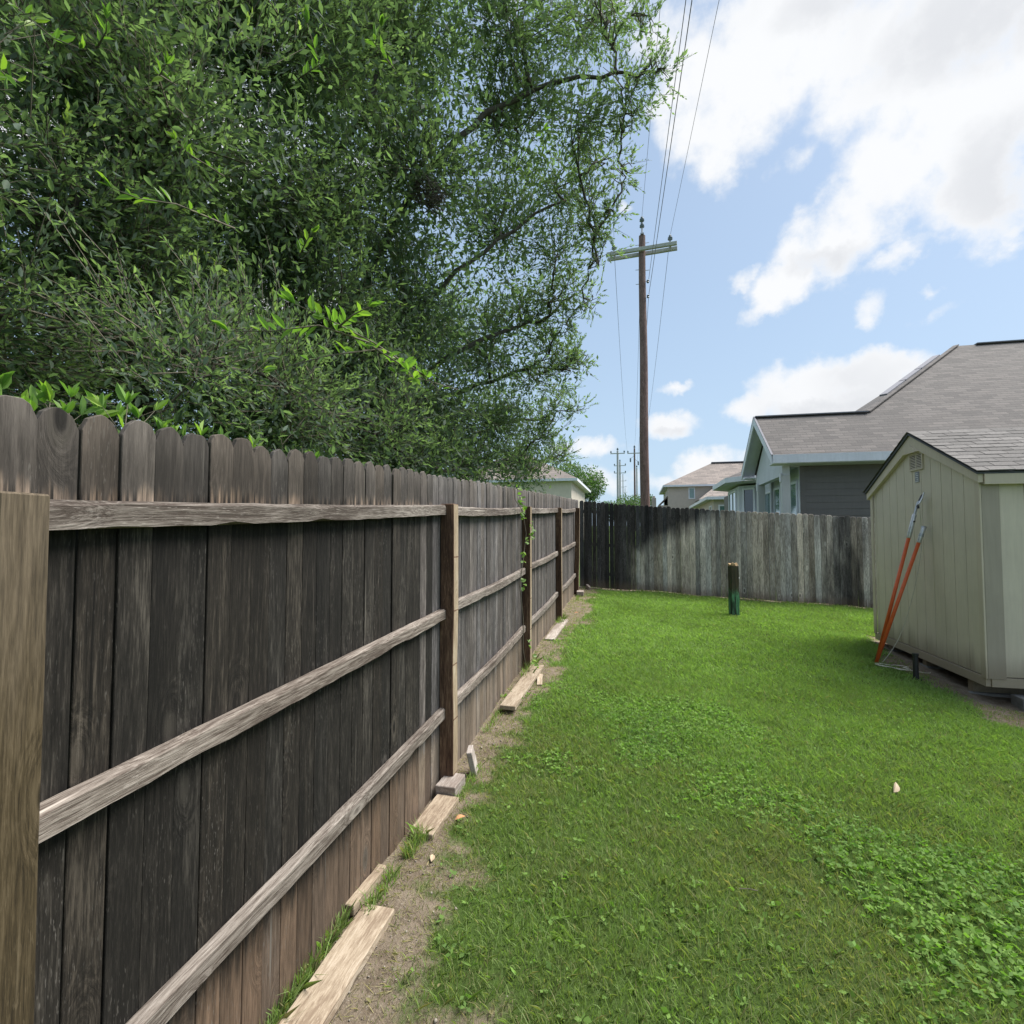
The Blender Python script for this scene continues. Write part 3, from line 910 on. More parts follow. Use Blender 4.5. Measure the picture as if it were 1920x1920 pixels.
def build_shed():
    root = empty('garden_shed', (SX, SYM, G(SX, SYM)))
    tag(root, 'khaki painted garden shed with grooved siding, gable vent and grey shingle roof, raised on blocks', 'shed')
    P = lambda mb, nm, mat, par=None, **k: (child(mb.build(nm, mat, None, **k), root))
    slope = (SZP - SZE) / (SYM - 5.93)
    roof_z = lambda yy: SZP - slope * abs(yy - SYM)
    # inner wall behind the boards
    mb = MB()
    mb.prism([(SX + .022, SY0 + .02, SZ0 + .02), (SX + .022, SY1 - .02, SZ0 + .02), (SX + .022, SY1 - .02, roof_z(SY1) - .05), (SX + .022, SYM, SZP - .05), (SX + .022, SY0 + .02, roof_z(SY0) - .05)], (SLEN - .05, 0, 0))
    P(mb, 'wall', M['shed_trim_shade'])
    # gable siding boards between the grooves
    yy = SY0 + .10; w_ = .2028; ends = SY1 - .055
    cuts = [SY0 + .06]
    while cuts[-1] + w_ < ends: cuts.append(cuts[-1] + w_)
    cuts.append(ends)
    for a, b_ in zip(cuts[:-1], cuts[1:]):
        a2, b2 = a + .004, b_ - .004
        top = [(SX, a2, roof_z(a2) - .06)]
        if a2 < SYM < b2: top.append((SX, SYM, SZP - .06))
        top.append((SX, b2, roof_z(b2) - .06))
        mb = MB(); mb.prism([(SX, b2, SZ0 + .02), (SX, a2, SZ0 + .02)] + top, (.02, 0, 0))
        P(mb, 'siding_board', M['shed'])
    # long side facing the camera
    xx = SX + .15
    while xx < SX + SLEN:
        x2 = min(xx + w_, SX + SLEN)
        mb = MB(); mb.box(xx + .004, x2 - .004, SY0, SY0 + .02, SZ0 + .02, SZE - .06)
        P(mb, 'siding_board', M['shed'])
        xx = x2
    # corner boards
    mb = MB(); mb.box(SX - .018, SX - .001, SY0 - .018, SY0 + .058, SZ0 + .0, SZE + .02)
    P(mb, 'corner_board', M['shed_trim'], bevel=.002)
    mb = MB(); mb.box(SX + .0, SX + .145, SY0 - .019, SY0 - .001, SZ0 + .0, SZE - .03)
    P(mb, 'corner_board', M['shed_trim_shade'], bevel=.002)
    mb = MB(); mb.box(SX - .018, SX - .001, SY1 - .053, SY1 + .018, SZ0 + .0, roof_z(SY1) - .03)
    P(mb, 'corner_board', M['shed_trim'], bevel=.002)
    # bottom trim and floor
    mb = MB(); mb.box(SX - .012, SX + .03, SY0 + .0, SY1, SZ0 - .075, SZ0 + .012)
    P(mb, 'floor_trim', M['shed_trim'], bevel=.002)
    mb = MB(); mb.box(SX + .031, SX + SLEN, SY0 - .012, SY0 + .03, SZ0 - .075, SZ0 + .012)
    P(mb, 'floor_trim', M['shed_trim'], bevel=.002)
    mb = MB(); mb.box(SX + .032, SX + SLEN - .03, SY0 + .032, SY1 - .02, SZ0 - .06, SZ0 + .01)
    P(mb, 'floor_deck', M['under'])
    for ys_ in (SY0 + .33, SYM, SY1 - .34):
        mb = MB(); mb.box(SX + .03, SX + SLEN - .05, ys_ - .045, ys_ + .045, SZ0 - .20, SZ0 - .061)
        P(mb, 'skid', M['skid'], bevel=.004)
    # gable fascia boards
    for sgn in (-1, 1):
        ye = 5.93 if sgn < 0 else 2 * SYM - 5.93
        ze = SZE
        d = .115
        a = [(SX - .045, SYM, SZP), (SX - .045, ye, ze), (SX - .045, ye, ze - d * .75), (SX - .045, SYM, SZP - d - .02)]
        if sgn > 0: a = list(reversed(a))
        mb = MB(); mb.prism(a, (.044, 0, 0))
        P(mb, 'fascia_board', M['shed_trim'], bevel=.002)
        # dark shingle edge on top of the fascia
        a = [(SX - .065, SYM, SZP + .022), (SX - .065, ye - sgn * -.02, ze + .022 - .01), (SX - .065, ye - sgn * -.02, ze + .004 - .01), (SX - .065, SYM, SZP + .003)]
        if sgn > 0: a = list(reversed(a))
        mb = MB(); mb.prism(a, (SLEN + .1, 0, 0))
        P(mb, 'roof_deck', M['roof_edge'])
    mb = MB(); mb.prism([(SX - .052, SYM - .20, SZP - .215), (SX - .052, SYM, SZP - .12), (SX - .052, SYM + .20, SZP - .215)], (.03, 0, 0))
    P(mb, 'gable_plate', M['shed_trim'], bevel=.002)
    # eave trim on the camera side
    mb = MB(); mb.box(SX - .0, SX + SLEN + .03, 5.912, 5.930, SZE - .105, SZE - .003)
    P(mb, 'fascia_board', M['shed_trim'], bevel=.002)
    mb = MB(); mb.box(SX + .0, SX + SLEN, 5.931, SY0 - .0, SZE - .10, SZE - .085)
    P(mb, 'soffit', M['shed_trim_shade'])
    # shingles, each tab its own piece on the slope towards the camera; the far slope joined
    n_row = 12
    Ls = math.hypot(SYM - 5.90, (SYM - 5.90) * slope)
    ex = Ls / n_row
    ang = math.atan(slope)
    tab_w = .205
    vars_ = []
    for s in range(5):
        r = random.Random(s)
        mb = MB(); h = .0075 + r.uniform(0, .003)
        mb.hexa([(.002, 0, 0), (tab_w - .004, 0, 0), (tab_w - .004, ex * 1.12, 0), (.002, ex * 1.12, 0)],
                [(.002, 0, h), (tab_w - .004, r.uniform(-.004, .004), h), (tab_w - .004, ex * 1.12, .002), (.002, ex * 1.12, .002)])
        vars_.append(mb.mesh('shingle', M['shed_shingle']))
    far_mb = MB()
    for rr in range(n_row):
        yb = 5.885 + rr * ex * math.cos(ang); zb = SZE - .012 + rr * ex * math.sin(ang) + .030
        x0 = SX - .075 - (.0 if rr % 2 else tab_w * .5)
        while x0 < SX + SLEN + .05:
            xa = max(x0, SX - .075)
            o = bpy.data.objects.new('shingle', random.choice(vars_)); COL.objects.link(o)
            o.location = (xa, yb, zb + random.uniform(0, .003)); o.rotation_euler = (ang + R(1.2), 0, 0)
            if xa > x0: o.scale = ((x0 + tab_w - xa) / tab_w, 1, 1)
            child(o, root)
            y2 = 2 * SYM - yb
            far_mb.add([(xa, y2, zb), (xa, y2, zb + .009), (xa + tab_w - .004, y2, zb + .009), (xa + tab_w - .004, y2, zb),
                        (xa, y2 - ex * 1.1 * math.cos(ang), zb + ex * 1.1 * math.sin(ang) + .002), (xa + tab_w - .004, y2 - ex * 1.1 * math.cos(ang), zb + ex * 1.1 * math.sin(ang) + .002)],
                       [(0, 1, 2, 3), (1, 4, 5, 2)])
            x0 += tab_w
    o = P(far_mb, 'shingle_field', M['shed_shingle']); o['kind'] = 'stuff'
    x0 = SX - .07
    while x0 < SX + SLEN:
        mb = MB(); L = .16
        for sgn in (-1, 1):
            mb.hexa([(x0, SYM, SZP + .034), (x0 + L, SYM, SZP + .034), (x0 + L, SYM + sgn * .12, SZP + .034 - .12 * slope), (x0, SYM + sgn * .12, SZP + .034 - .12 * slope)],
                    [(x0, SYM, SZP + .042), (x0 + L, SYM, SZP + .046), (x0 + L, SYM + sgn * .12, SZP + .046 - .12 * slope), (x0, SYM + sgn * .12, SZP + .042 - .12 * slope)])
        P(mb, 'ridge_cap', M['shed_shingle'])
        x0 += L - .02
    # louvred gable vent with frame
    vy0, vy1, vz0, vz1 = 7.00, 7.31, 2.485, 2.69
    mb = MB(); t = .018
    for (a, b_, c, d) in ((vy0, vy1, vz0, vz0 + t), (vy0, vy1, vz1 - t, vz1), (vy0, vy0 + t, vz0 + t, vz1 - t), (vy1 - t, vy1, vz0 + t, vz1 - t)):
        mb.box(SX - .016, SX - .001, a, b_, c, d)
    v = P(mb, 'gable_vent', M['shed_trim'])
    mb = MB()
    for i in range(9):
        z = vz0 + t + .004 + i * (vz1 - vz0 - 2 * t) / 9
        mb.hexa([(SX - .013, vy0 + t, z), (SX - .013, vy1 - t, z), (SX - .004, vy1 - t, z + .009), (SX - .004, vy0 + t, z + .009)],
                [(SX - .013, vy0 + t, z + .004), (SX - .013, vy1 - t, z + .004), (SX - .004, vy1 - t, z + .013), (SX - .004, vy0 + t, z + .013)])
    mb.box(SX - .014, SX - .002, (vy0 + vy1) / 2 - .004, (vy0 + vy1) / 2 + .004, vz0 + t, vz1 - t)
    m2 = MB(); m2.box(SX - .003, SX - .0012, vy0 + t, vy1 - t, vz0 + t, vz1 - t); P(m2, 'vent_screen', M['under'])
    P(mb, 'louver_panel', M['shed'])
    # small grey label plate under the vent: blurred marks only
    mb = MB(); mb.box(SX - .006, SX - .001, 7.105, 7.195, 2.345, 2.465)
    pl = P(mb, 'label_plate', M['plate'])
    mb = MB()
    for i, (a, b_) in enumerate(((.01, .08), (.012, .05), (.02, .078), (.012, .07), (.03, .08))):
        mb.box(SX - .0075, SX - .0062, 7.105 + a, 7.105 + b_, 2.352 + i * .022, 2.352 + i * .022 + .008)
    P(mb, 'label_print', M['plate_ink'])
    return root


build_shed()


def block(label, x, y, w, d, h, z=None):
    mb = MB(); mb.box(-w / 2, w / 2, -d / 2, d / 2, 0, h)
    o = mb.build('concrete_block', M['concrete'], bevel=.006, loc=(x, y, (G(x, y) - .035) if z is None else z), rot=(0, 0, R(random.uniform(-3, 3))))
    return tag(o, label, 'block', 'blocks under the shed')


zt = SZ0 - .20
for lab, x, y in (('grey concrete block under the near corner of the shed', SX + .17, SY0 + .33), ('grey concrete block under the middle of the shed gable wall', SX + .2, SYM),
                  ('grey concrete block under the far corner of the shed gable wall', SX + .2, SY1 - .34)):
    z0 = G(x, y) - .04
    block(lab, x, y, .38, .19, max(zt - z0 - .002, .04))
block('flat grey concrete block lying in front of the near corner under the shed side', SX + .42, SY0 - .02, .40, .19, .13)
# low black pipe stub beside the shed
r_ = empty('pipe_stub', (2.79, 6.44, G(2.79, 6.44)))
tag(r_, 'thin black upright pipe stub in the soil in front of the shed gable', 'pipe')
mb = MB(); mb.lathe([(.028, -.05), (.026, .05), (.024, .24), (.030, .245), (.030, .27), (.018, .27)], 12)
mb.build('pipe', M['black_steel'], r_)
mb = MB(); mb.lathe([(.05, 0), (.045, .012), (.028, .018)], 12)
mb.build('pipe_base', M['black_steel'], r_)


# ------------------------------------------------------------------ pole pruner and its spare pole, leaning on the shed
def build_pruner():
    a, b_ = Vector((2.655, 7.03, .285)), Vector((3.10, 7.005, 2.06))
    d = (b_ - a)
    root = empty('pole_pruner', a)
    tag(root, 'orange pole pruner with silver cutting head and cord, leaning on the shed gable', 'pole pruner')
    L = lambda t: a + d * t
    c = lambda mb, n, m, **k: child(mb.build(n, m, None, **k), root)
    mb = MB(); mb.tube([L(0), L(.80)], .019, 12); c(mb, 'pole', M['orange'], smooth=True)
    mb = MB(); mb.tube([L(-.005), L(.025)], .021, 10); c(mb, 'end_cap', M['black_steel'])
    mb = MB(); mb.tube([L(.795), L(.80), L(.945), L(.95)], [.019, .0225, .0225, .016], 12); c(mb, 'sleeve', M['aluminium'], smooth=True)
    mb = MB(); mb.lathe([(.009, -.012), (.009, .012)], 8, loc=(0, 0, 0))
    o = c(mb, 'clamp_knob', M['black_steel']);
    o.matrix_parent_inverse = Matrix.Identity(4); o.location = d * .90 + Vector((0, -.028, 0)); o.rotation_euler = (R(90), 0, 0)
    # head: bracket, lopper hook and blade, pulley
    u = d.normalized(); w = Vector((0, -1, 0)); w = (w - u * w.dot(u)).normalized()
    H = L(.945)
    def pl(pts, th, up=None):
        n = u.cross(w).normalized()
        m_ = MB(); m_.prism([H + w * p[0] + u * p[1] - n * th / 2 for p in pts], n * th); return m_
    c(pl([(-.018, 0), (.018, 0), (.016, .10), (.03, .14), (.022, .16), (-.012, .15), (-.018, .08)], .014), 'bracket', M['steel'])
    c(pl([(.015, .11), (.06, .13), (.085, .18), (.09, .25), (.078, .26), (.068, .20), (.05, .165), (.012, .145)], .010), 'hook', M['aluminium'])
    c(pl([(-.008, .12), (.01, .13), (.045, .20), (.05, .235), (.03, .225), (.0, .17)], .006), 'cutting_blade', M['black_steel'])
    mb = MB(); mb.lathe([(.021, -.008), (.016, 0), (.021, .008)], 14)
    o = c(mb, 'pulley', M['black_steel']); o.matrix_parent_inverse = Matrix.Identity(4)
    o.location = (H + u * .09 + w * .028) - a; o.rotation_euler = (0, R(90), 0)
    # cord: from the head down to a loose coil on the grass
    top = H + u * .12 + w * .05
    g = lambda x, y: (x, y, G(x, y) + .035)
    pts = [top, top + Vector((.01, .0, -.35)), Vector((3.08, 6.93, 1.45)), Vector((2.99, 6.97, .95)), Vector((2.87, 7.0, .55)), g(2.72, 7.02), g(2.64, 6.93)]
    cx_, cy_ = 2.74, 6.78
    for i in range(34):
        t = i * .42
        rr = .11 + .05 * math.sin(i * 1.3)
        pts.append(g(cx_ + rr * 1.2 * math.cos(t + 2.6), cy_ + rr * .9 * math.sin(t + 2.6)))
    pts.append(g(2.96, 6.62)); pts.append(g(3.05, 6.72))
    sm = []
    for i in range(len(pts) - 1):
        p0, p1, p2, p3 = [Vector(pts[max(0, min(len(pts) - 1, q))]) for q in (i - 1, i, i + 1, i + 2)]
        for s in range(3):
            t = s / 3
            sm.append(.5 * ((2 * p1) + (p2 - p0) * t + (2 * p0 - 5 * p1 + 4 * p2 - p3) * t * t + (3 * p1 - p0 - 3 * p2 + p3) * t ** 3))
    mb = MB(); mb.tube(sm, .0038, 5); c(mb, 'cord', M['rope'], smooth=True)


def build_spare():
    a, b_ = Vector((2.60, 6.91, .275)), Vector((3.135, 6.93, 1.83))
    d = b_ - a
    root = empty('extension_pole', a)
    tag(root, 'shorter orange pole with a plain silver ferrule leaning on the shed', 'pole')
    L = lambda t: a + d * t
    c = lambda mb, n, m, **k: child(mb.build(n, m, None, **k), root)
    mb = MB(); mb.tube([L(0), L(.885)], .019, 12); c(mb, 'pole', M['orange'], smooth=True)
    mb = MB(); mb.tube([L(.88), L(.885), L(.96), L(.998)], [.019, .0215, .0215, .026], 12); c(mb, 'ferrule', M['aluminium'], smooth=True)
    mb = MB(); mb.tube([L(.925), L(.945)], .024, 10); c(mb, 'collar', M['steel'])


build_pruner()
build_spare()


# ------------------------------------------------------------------ houses
def wall_box(mb, x0, x1, y0, y1, z0, z1): return mb.box(x0, x1, y0, y1, z0, z1)


def lap_siding(x0, x1, z0, z1, yface, step=.165, axis='x', t=.012):
    """lapped boards joined in one mesh; the face looks to -Y (axis x) or to -X (axis y)"""
    mb = MB(); z = z0
    while z < z1 - .01:
        zt_ = min(z + step, z1)
        if axis == 'x':
            mb.add([(x0, yface - t, z), (x1, yface - t, z), (x1, yface - .002, zt_), (x0, yface - .002, zt_), (x0, yface, z), (x1, yface, z)], [(0, 1, 2, 3), (4, 5, 1, 0)])
        else:
            mb.add([(yface - t, x0, z), (yface - t, x1, z), (yface - .002, x1, zt_), (yface - .002, x0, zt_), (yface, x0, z), (yface, x1, z)], [(0, 3, 2, 1), (4, 0, 1, 5)])
        z = zt_
    return mb


def window(root, kind, a0, a1, z0, z1, face, glass, n=1, fw=.06, origin=None, direc=None):
    """window on a wall: kind 'x' (wall along X facing -Y at y=face), 'y' (wall along Y facing -X at x=face) or 'd' (any line)"""
    if kind == 'x': o0, dv, nv = Vector((a0, face, 0)), Vector((1, 0, 0)), Vector((0, -1, 0)); L = a1 - a0
    elif kind == 'y': o0, dv, nv = Vector((face, a1, 0)), Vector((0, -1, 0)), Vector((-1, 0, 0)); L = a1 - a0
    else:
        o0 = Vector(origin); dv = Vector(direc).normalized(); nv = dv.cross(Vector((0, 0, 1))); L = a1 - a0; o0 = o0 + dv * a0
    def bx(mb, u0, u1, h0, h1, d0, d1):
        q = [o0 + dv * u + nv * d for u, d in ((u0, d0), (u1, d0), (u1, d1), (u0, d1))]
        mb.hexa([p + Vector((0, 0, h0)) for p in q], [p + Vector((0, 0, h1)) for p in q])
    mb = MB()
    bx(mb, 0, L, z0, z0 + fw, .001, .045); bx(mb, 0, L, z1 - fw, z1, .001, .045)
    bx(mb, 0, fw, z0 + fw, z1 - fw, .001, .045); bx(mb, L - fw, L, z0 + fw, z1 - fw, .001, .045)
    for i in range(1, n):
        bx(mb, L * i / n - fw * .4, L * i / n + fw * .4, z0 + fw, z1 - fw, .001, .045)
    wn = child(mb.build('window', M['white_trim'], None), root)
    mb = MB(); bx(mb, fw, L - fw, z0 + fw, z1 - fw, .004, .02)
    p = mb.build('pane', glass, None)
    p.parent = wn
    p.matrix_parent_inverse = Matrix.Translation(root.location).inverted()
    wn.matrix_parent_inverse = Matrix.Translation(root.location).inverted()
    p.matrix_parent_inverse = Matrix.Identity(4)
    return wn


def slab(mb, pts, t=.10):
    """roof plane with thickness"""
    p = [Vector(q) for q in pts]
    n = (p[1] - p[0]).cross(p[2] - p[0]).normalized()
    if n.z < 0: p.reverse(); n = -n
    return mb.prism([q - n * t for q in p], n * t)


def build_house():
    EV, S = 3.70, .692                      # eave height, roof slope
    gz = .45
    root = empty('house', (8.0, 18.0, gz))
    tag(root, 'single storey house with brown shingle roof and covered porch behind the far fence, right', 'house')
    P = lambda mb, nm, mat, **k: child(mb.build(nm, mat, None, **k), root)
    xg = 3.25                               # gable end of the porch
    y0, ym, y1 = 14.25, 16.20, 18.15        # porch eaves and ridge
    zr = EV + S * (ym - y0)                 # porch ridge
    xe = 4.12                               # left eave of the main hip
    yr = 20.49; zR = EV + S * (yr - y0)     # main ridge
    xr0, xr1 = xe + (yr - y0), 24.0
    yb = 2 * yr - y0
    # porch ridge meets the main hip where both are equally high
    xm = xe + (ym - y0)
    mb = MB()
    slab(mb, [(xg, y0, EV), (30, y0, EV), (xr1, yr, zR), (xr0, yr, zR), (xm, ym, zr), (xg, ym, zr)])
    P(mb, 'roof', M['house_roof'])
    mb = MB()
    slab(mb, [(xg, ym, zr), (xm, ym, zr), (xe + .0, y1, EV), (xg, y1, EV)])
    P(mb, 'porch_roof', M['house_roof'])
    mb = MB()
    slab(mb, [(xr0, yr, zR), (xe, yb, EV), (xe, y1, EV), (xm, ym, zr)])
    P(mb, 'hip_roof', M['house_roof'])
    mb = MB()
    slab(mb, [(xr0, yr, zR), (xr1, yr, zR), (30, yb, EV), (xe, yb, EV)])
    P(mb, 'rear_roof', M['house_roof'])
    # ridge caps and the ridge vents
    def cap(a, b_, w=.16, h=.03, nm='ridge_cap', mat='house_roof', lift=.02):
        m_ = MB(); a = Vector(a) + Vector((0, 0, lift)); b_ = Vector(b_) + Vector((0, 0, lift))
        m_.beam(a, b_, w, h); return P(m_, nm, M[mat])
    cap((xg, ym, zr), (xm, ym, zr), .2, .03, 'ridge_vent', 'ridge_vent', .016)
    cap((xr0, yr, zR), (xm, ym, zr))
    cap((xr0 + .55, yr, zR), (xr1, yr, zR), .22, .032, 'ridge_vent', 'ridge_vent', .02)
    H0 = Vector((xr0, yr, zR)); H1 = Vector((xm, ym, zr))
    for t0, t1 in ((.18, .40), (.41, .58), (.59, .78)):
        a = H0.lerp(H1, t0) + Vector((-.12, .12, .05)); b_ = H0.lerp(H1, t1) + Vector((-.12, .12, .05))
        m_ = MB(); m_.beam(a, b_, .20, .05); P(m_, 'ridge_vent', M['ridge_vent'])
    # fascias, soffit
    mb = MB(); mb.box(xg, 30, y0 - .045, y0 - .012, EV - .20, EV + .005)
    P(mb, 'eave_fascia', M['white_trim'])
    for sgn, ye in ((-1, y0), (1, y1)):
        a = [(xg - .035, ym, zr + .01), (xg - .035, ye, EV + .01), (xg - .035, ye, EV - .21), (xg - .035, ym, zr - .22)]
        if sgn > 0: a.reverse()
        mb = MB(); mb.prism(a, (.03, 0, 0)); P(mb, 'gable_fascia', M['white_trim'])
        q = [(xg - .04, ym, zr + .035), (xg - .04, ye + sgn * .03, EV + .015), (xg - .04, ye + sgn * .03, EV - .01), (xg - .04, ym, zr + .01)]
        if sgn > 0: q.reverse()
        mb = MB(); mb.prism(q, (.045, 0, 0)); P(mb, 'drip_edge', M['ridge_vent'])
    # boxed eave returns at both ends of the gable
    for ya, yb_ in ((y0 - .012, y0 + .42), (y1 - .42, y1)):
        mb = MB(); mb.box(xg - .003, xg + .33, ya, yb_, EV - .215, EV - .19); P(mb, 'eave_return', M['white_trim'])
    xw = 3.58
    mb = MB(); mb.prism([(xw, y1 - .3, EV - .20), (xw, ym, zr - .30), (xw, y0 + .3, EV - .20)], (.05, 0, 0)); P(mb, 'gable_wall', M['soffit'])
    mb = MB(); mb.box(xw - .02, xw + .15, y0 + .40, y1 - .40, EV - .46, EV - .201); P(mb, 'porch_beam', M['soffit'])
    mb = MB(); mb.box(xg + .34, 14, y0 - .01, y0 + .56, EV - .215, EV - .20); P(mb, 'soffit', M['soffit'])
    mb = MB(); mb.box(xw + .16, 4.02, y0 + .57, y1, EV - .23, EV - .215); P(mb, 'porch_ceiling', M['soffit'])
    mb = MB(); dz = Vector((0, 0, -.135))
    for ye in (y0, y1):
        slab(mb, [Vector((xg + .0, ym, zr)) + dz, Vector((xw, ym, zr)) + dz, Vector((xw, ye, EV)) + dz, Vector((xg + .0, ye, EV)) + dz], .015)
    P(mb, 'rake_soffit', M['soffit'])
    # columns
    for yc in (14.72, 17.45):
        mb = MB(); mb.box(xw - .045, xw + .15, yc - .1, yc + .1, gz, EV - .461)
        P(mb, 'column', M['column'], bevel=.006)
        mb = MB(); mb.box(xw - .07, xw - .046, yc - .05, yc + .05, EV - .62, EV - .40)
        P(mb, 'bracket', M['white_trim'])
    # walls
    xc, yw = 4.02, 14.82
    mb = MB(); mb.box(xc, 12, yw, yw + .15, gz - .2, EV - .21); P(mb, 'wall', M['grey_siding'])
    o = P(lap_siding(xc + .10, 12, gz - .2, EV - .22, yw), 'lap_siding', M['grey_siding']); o['kind'] = 'stuff'
    mb = MB(); mb.box(xc - .02, xc + .10, yw - .03, yw - .001, gz - .2, EV - .22); P(mb, 'corner_trim', M['grey_siding'])
    mb = MB(); mb.box(xc + .0, xc + .15, yw + .15, 19.45, gz - .2, EV - .21); P(mb, 'wall', M['blue_siding'])
    o = P(lap_siding(yw + .001, 19.45, gz - .2, EV - .22, xc, axis='y'), 'lap_siding', M['blue_siding']); o['kind'] = 'stuff'
    mb = MB(); mb.box(xc - .03, xc - .013, yw + .0, yw + .12, gz - .2, EV - .22); P(mb, 'corner_trim', M['white_trim'])
    window(root, 'y', 15.0, 15.95, 1.5, 3.13, xc - .012, M['glass_green'])
    window(root, 'y', 16.65, 17.40, 1.5, 3.13, xc - .012, M['glass_green'])
    window(root, 'y', 17.75, 18.72, 1.5, 3.10, xc - .012, M['glass_green'])
    mb = MB(); mb.tube([(xc - .05, 17.58, gz), (xc - .05, 17.58, 3.35)], .035, 8); P(mb, 'downspout', M['blue_siding'])
    # bay with its own low hip
    B = [(4.02, 19.45), (3.455, 20.0), (3.455, 22.3), (4.02, 22.9)]
    mb = MB()
    mb.prism([(B[0][0], B[0][1], gz - .2), (4.6, 19.45, gz - .2), (4.6, 22.9, gz - .2), (B[3][0], B[3][1], gz - .2), (B[2][0], B[2][1], gz - .2), (B[1][0], B[1][1], gz - .2)], (0, 0, EV - .05 - gz))
    P(mb, 'bay_wall', M['blue_siding'])
    dirs = (Vector((B[0][0], B[0][1], 0)) - Vector((B[1][0], B[1][1], 0)))
    window(root, 'd', .16, .62, 1.5, 3.36, 0, M['glass_dark'], origin=(B[1][0], B[1][1], 0), direc=dirs)
    window(root, 'y', 20.45, 21.9, 1.5, 3.35, B[1][0], M['glass_green'], n=2)
    mb = MB()
    E_ = [(3.72, 18.6, EV), (2.96, 19.55, EV), (2.96, 22.75, EV), (3.72, 23.6, EV)]
    ap = (5.6, 21.1, EV + S * 1.7)
    for i in range(3): slab(mb, [E_[i], E_[i + 1], ap], .07)
    P(mb, 'bay_roof', M['house_roof'])
    mb = MB()
    for i in range(3):
        a, b_ = Vector(E_[i]), Vector(E_[i + 1])
        mb.beam(a + Vector((0, 0, -.08)), b_ + Vector((0, 0, -.08)), .03, .17)
    P(mb, 'bay_fascia', M['white_trim'])
    mb = MB(); mb.prism([(3.76, 18.75, EV - .18), (4.7, 18.75, EV - .18), (4.7, 23.5, EV - .18), (3.76, 23.5, EV - .18), (3.0, 22.7, EV - .18), (3.0, 19.6, EV - .18)], (0, 0, .02)); P(mb, 'bay_soffit', M['soffit'])
    mb = MB(); mb.box(4.2, 22, 22.9, 23.0, gz - .2, EV - .2); P(mb, 'wall', M['grey_siding'])
    mb = MB(); mb.box(3.9, 4.2, 23.05, 26.3, gz - .2, EV - .2); P(mb, 'wall', M['grey_siding'])
    return root


build_house()


def hip_house(name, label, x0, x1, y0, y1, z0, ze, slope, wall, over=.4, roof='far_roof', wins=(), ridge_vent=True):
    root = empty(name, ((x0 + x1) / 2, (y0 + y1) / 2, z0))
    tag(root, label, 'house')
    P = lambda mb, nm, mat, **k: child(mb.build(nm, mat, None, **k), root)
    mb = MB(); mb.box(x0, x1, y0, y1, z0, ze - .12); P(mb, 'wall', wall)
    a0, a1, b0, b1 = x0 - over, x1 + over, y0 - over, y1 + over
    hh = min(a1 - a0, b1 - b0) / 2
    if a1 - a0 >= b1 - b0: r0, r1 = (a0 + hh, (b0 + b1) / 2), (a1 - hh, (b0 + b1) / 2)
    else: r0, r1 = ((a0 + a1) / 2, b0 + hh), ((a0 + a1) / 2, b1 - hh)
    zr = ze + hh * slope
    mb = MB()
    if a1 - a0 >= b1 - b0:
        slab(mb, [(a0, b0, ze), (a1, b0, ze), (*r1, zr), (*r0, zr)]); slab(mb, [(a1, b1, ze), (a0, b1, ze), (*r0, zr), (*r1, zr)])
        slab(mb, [(a0, b1, ze), (a0, b0, ze), (*r0, zr)]); slab(mb, [(a1, b0, ze), (a1, b1, ze), (*r1, zr)])
    else:
        slab(mb, [(a0, b0, ze), (a1, b0, ze), (*r0, zr)]); slab(mb, [(a1, b1, ze), (a0, b1, ze), (*r1, zr)])
        slab(mb, [(a0, b1, ze), (a0, b0, ze), (*r0, zr), (*r1, zr)]); slab(mb, [(a1, b0, ze), (a1, b1, ze), (*r1, zr), (*r0, zr)])
    P(mb, 'roof', M[roof])
    mb = MB()
    for q in ((a0, a1, b0 - .03, b0), (a0, a1, b1, b1 + .03)): mb.box(q[0], q[1], q[2], q[3], ze - .17, ze + .0)
    for q in ((a0 - .03, a0), (a1, a1 + .03)): mb.box(q[0], q[1], b0, b1, ze - .17, ze)
    P(mb, 'fascia', M['white_trim'])
    mb = MB(); mb.box(a0 + .01, a1 - .01, b0 + .01, b1 - .01, ze - .135, ze - .121); P(mb, 'soffit', M['soffit'])
    if ridge_vent:
        mb = MB(); mb.beam((*r0, zr + .05), (*r1, zr + .05), .35, .1); P(mb, 'ridge_vent', M['roof_edge'])
    for kd, a, b_, h0, h1, gl in wins:
        window(root, kd, a, b_, h0, h1, y0 if kd == 'x' else x0, gl, fw=.08)
    return root, P


